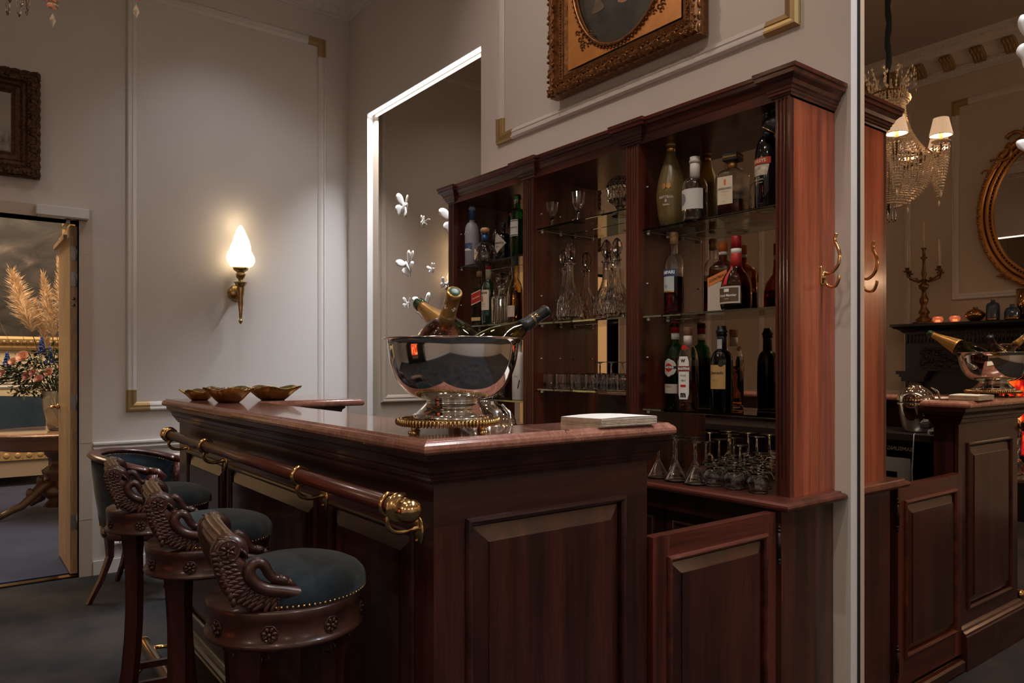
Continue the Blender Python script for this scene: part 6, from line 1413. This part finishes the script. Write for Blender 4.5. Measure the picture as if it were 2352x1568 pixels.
# things on the mantel
ZS=1.6755
YS=FY+.17
CBR=mat('dark_gilt_bronze',(.22,.12,.05),.35,.9,bump=(60,.4,.002)); e=empty('candelabrum','tall dark bronze candelabrum with five thin candles at the left end of the mantel','candelabrum',(-3.06,YS+.025,ZS))
m=MB(); m.lathe([(0,0),(.085,0),(.08,.012),(.05,.02),(.06,.035),(.035,.06),(.03,.08),(.045,.10),(.03,.13),(.018,.16),(.03,.19),(.035,.22),(.02,.25),(.015,.30),(.035,.32),(.04,.345),(.02,.37),(.012,.42),(.02,.45),(.012,.5),(.012,.58),(.03,.60),(.012,.61),(.012,.66),(.022,.685),(0,.685)],20,shape=lambda a,r,z:1+.15*sin(5*a+z*40)); m.build('stem',CBR,e)
for k in range(4):
    a=R(25+90*k); u=Vector((cos(a),sin(a),0)); m=MB(); m.tube([Vector((0,0,.40)),u*.06+Vector((0,0,.38)),u*.12+Vector((0,0,.40)),u*.17+Vector((0,0,.42)),u*.175+Vector((0,0,.46))],.008,8); m.lathe([(0,.46),(.03,.462),(.034,.472),(.016,.475),(.018,.50),(0,.50)],14,Matrix.Translation(u*.175)); m.ball(u*.08+Vector((0,0,.40)),.014); m.build('arm',CBR,e)
for k in range(5):
    u=Vector((0,0,0)) if k==4 else Vector((cos(R(25+90*k)),sin(R(25+90*k)),0))*.175; z=.685 if k==4 else .50
    o=MB().tube([(0,0,0),(0,0,.24)],[.0085,.007],10).build('thin_candle',mat('ivory_candle',(.72,.62,.50),.5) if k==0 else bpy.data.materials['ivory_candle']); o.location=Vector(e.location)+u+Vector((0,0,z)); tag(o,'thin ivory candle standing in the bronze candelabrum','candle','candles in the candelabrum')
def tealight(lab,x):
    e=empty('tealight_holder',lab,'candle holder',(x,YS+.05,ZS)); MB().lathe([(0,0),(.028,0),(.042,.02),(.044,.035),(.036,.055),(.034,.055),(.040,.035),(.025,.008),(0,.008)],32,shape=lambda a,r,z:1+.06*cos(12*a)*cos(z*200)).build('glass',mat('rosy_tealight_glass',(1,.6,.5),.2,0,.6,emit=(1,.35,.22),es=.12),e); MB().lathe([(0,.009),(.018,.009),(.018,.022),(0,.022)],14).build('candle',mat('lit_wax',(1,.8,.6),.5,emit=(1,.6,.3),es=4),e)
tealight('glowing pink glass tealight holder nearest the candelabrum',-2.93); tealight('glowing pink glass tealight holder beside the round gold vase',-2.79)
e=MB().lathe([(0,0),(.03,0),(.05,.012),(.078,.045),(.080,.06),(.06,.09),(.025,.108),(.018,.112),(.022,.122),(.016,.124),(0,.10)],36).build('round_vase',mat('gold_lustre',(.62,.36,.13),.12,1)); e.location=(-2.64,YS+.02,ZS); tag(e,'squat round gold lustre vase on the mantel','vase')
BV=mat('blue_lustre_glass',(.035,.06,.10),.15,.2,0,coat=1)
e=empty('blue_vase','taller dark blue bottle vase with gold foot on the mantel','vase',(-2.505,YS+.02,ZS)); MB().lathe([(0,0),(.05,0),(.052,.02),(.052,.12),(.045,.145),(.018,.158),(.015,.165),(.018,.178),(0,.178)],30).build('body',BV,e); MB().lathe([(.0525,.0),(.0525,.022),(0,.022)],30).build('gold_band',bpy.data.materials['gold_lustre'],e)
e=empty('blue_vase','shorter dark blue bottle vase in front of the gold cylinders on the mantel','vase',(-2.355,YS+.04,ZS)); MB().lathe([(0,0),(.055,0),(.057,.02),(.057,.065),(.045,.095),(.018,.108),(.015,.115),(.018,.128),(0,.128)],30).build('body',BV,e); MB().lathe([(.0575,.0),(.0575,.022),(0,.022)],30).build('gold_band',bpy.data.materials['gold_lustre'],e)
for lab,x,h,y in (('tall gold metal cylinder vase behind the shorter blue vase',-2.30,.26,-.07),('gold metal cylinder vase at the cut right edge of the mirror view',-2.13,.24,-.05)):
    e=MB().lathe([(0,0),(.062,0),(.062,h),(.058,h),(.058,.01),(0,.01)],40).build('gold_cylinder_vase',bpy.data.materials['gold_lustre']); e.location=(x,YS+y,ZS); tag(e,lab,'vase')
# oval mirror
e=empty('oval_mirror','large oval mirror in a gilt beaded frame with scrolled crest above the mantel','mirror',(-2.12,FY+.01,2.60))
A_,B_=.535,.66
def el(k,d=0,n=96): th=2*PI*k/n; return Vector(((A_+d)*cos(th),0,(B_+d)*sin(th)))
GM=mat('warm_gilt',(.50,.24,.075),.3,.85,bump=(60,.25,.001))
def ring(d,r,y,name,n=96,m=GM):
    g=MB(); g.tube([el(k,d,n)+Vector((0,y,0)) for k in range(n)],r,10,closed=True); return g
g=ring(0,.030,.03,'a'); g2=ring(-.05,.018,.03,'b'); g.add(g2.v,g2.f,True); g3=ring(-.085,.012,.02,'c'); g.add(g3.v,g3.f,True)
for k in range(110): g.ball(el(k,-.072,110)+Vector((0,.035,0)),.008,6,4)
for k in range(64): g.ball(el(k,.008,64)+Vector((0,.062,0)),(.018,.010,.012),6,4)
g.build('frame',GM,e)
c=MB(); v=[el(k,-.06)+Vector((0,.012,0)) for k in range(96)]; c.add(v,[tuple(range(96))]); c.build('glass',mat('silver_mirror',(.78,.76,.72),.01,1),e)
g=MB()
def curl(c,s,tw,a0=0):
    g.tube([Vector(c)+Vector((s*(1-t/16)*cos(a0+tw*t*.45),.02,s*(1-t/16)*sin(a0+tw*t*.45))) for t in range(14)],[s*.22*(1-t/20) for t in range(14)],6)
for sx in (1,-1):
    for (x,z,s,a0) in ((.42,.42,.055,2.2),(.36,.50,.07,.5),(.25,.60,.085,2.8),(.16,.70,.08,1),(.07,.80,.09,2.2),(.30,.56,.04,4),(.48,.36,.04,3)): curl((sx*x,.03,z),s,sx,a0)
    for k in range(6): g.ball((sx*(.08+.06*k),.03,-.66+.025*k),(.035,.012,.012),6,4)
g.ball((0,.03,.84),(.06,.03,.08)); g.ball((0,.03,-.68),(.07,.03,.05)); g.build('scrolled_crest',GM,e)
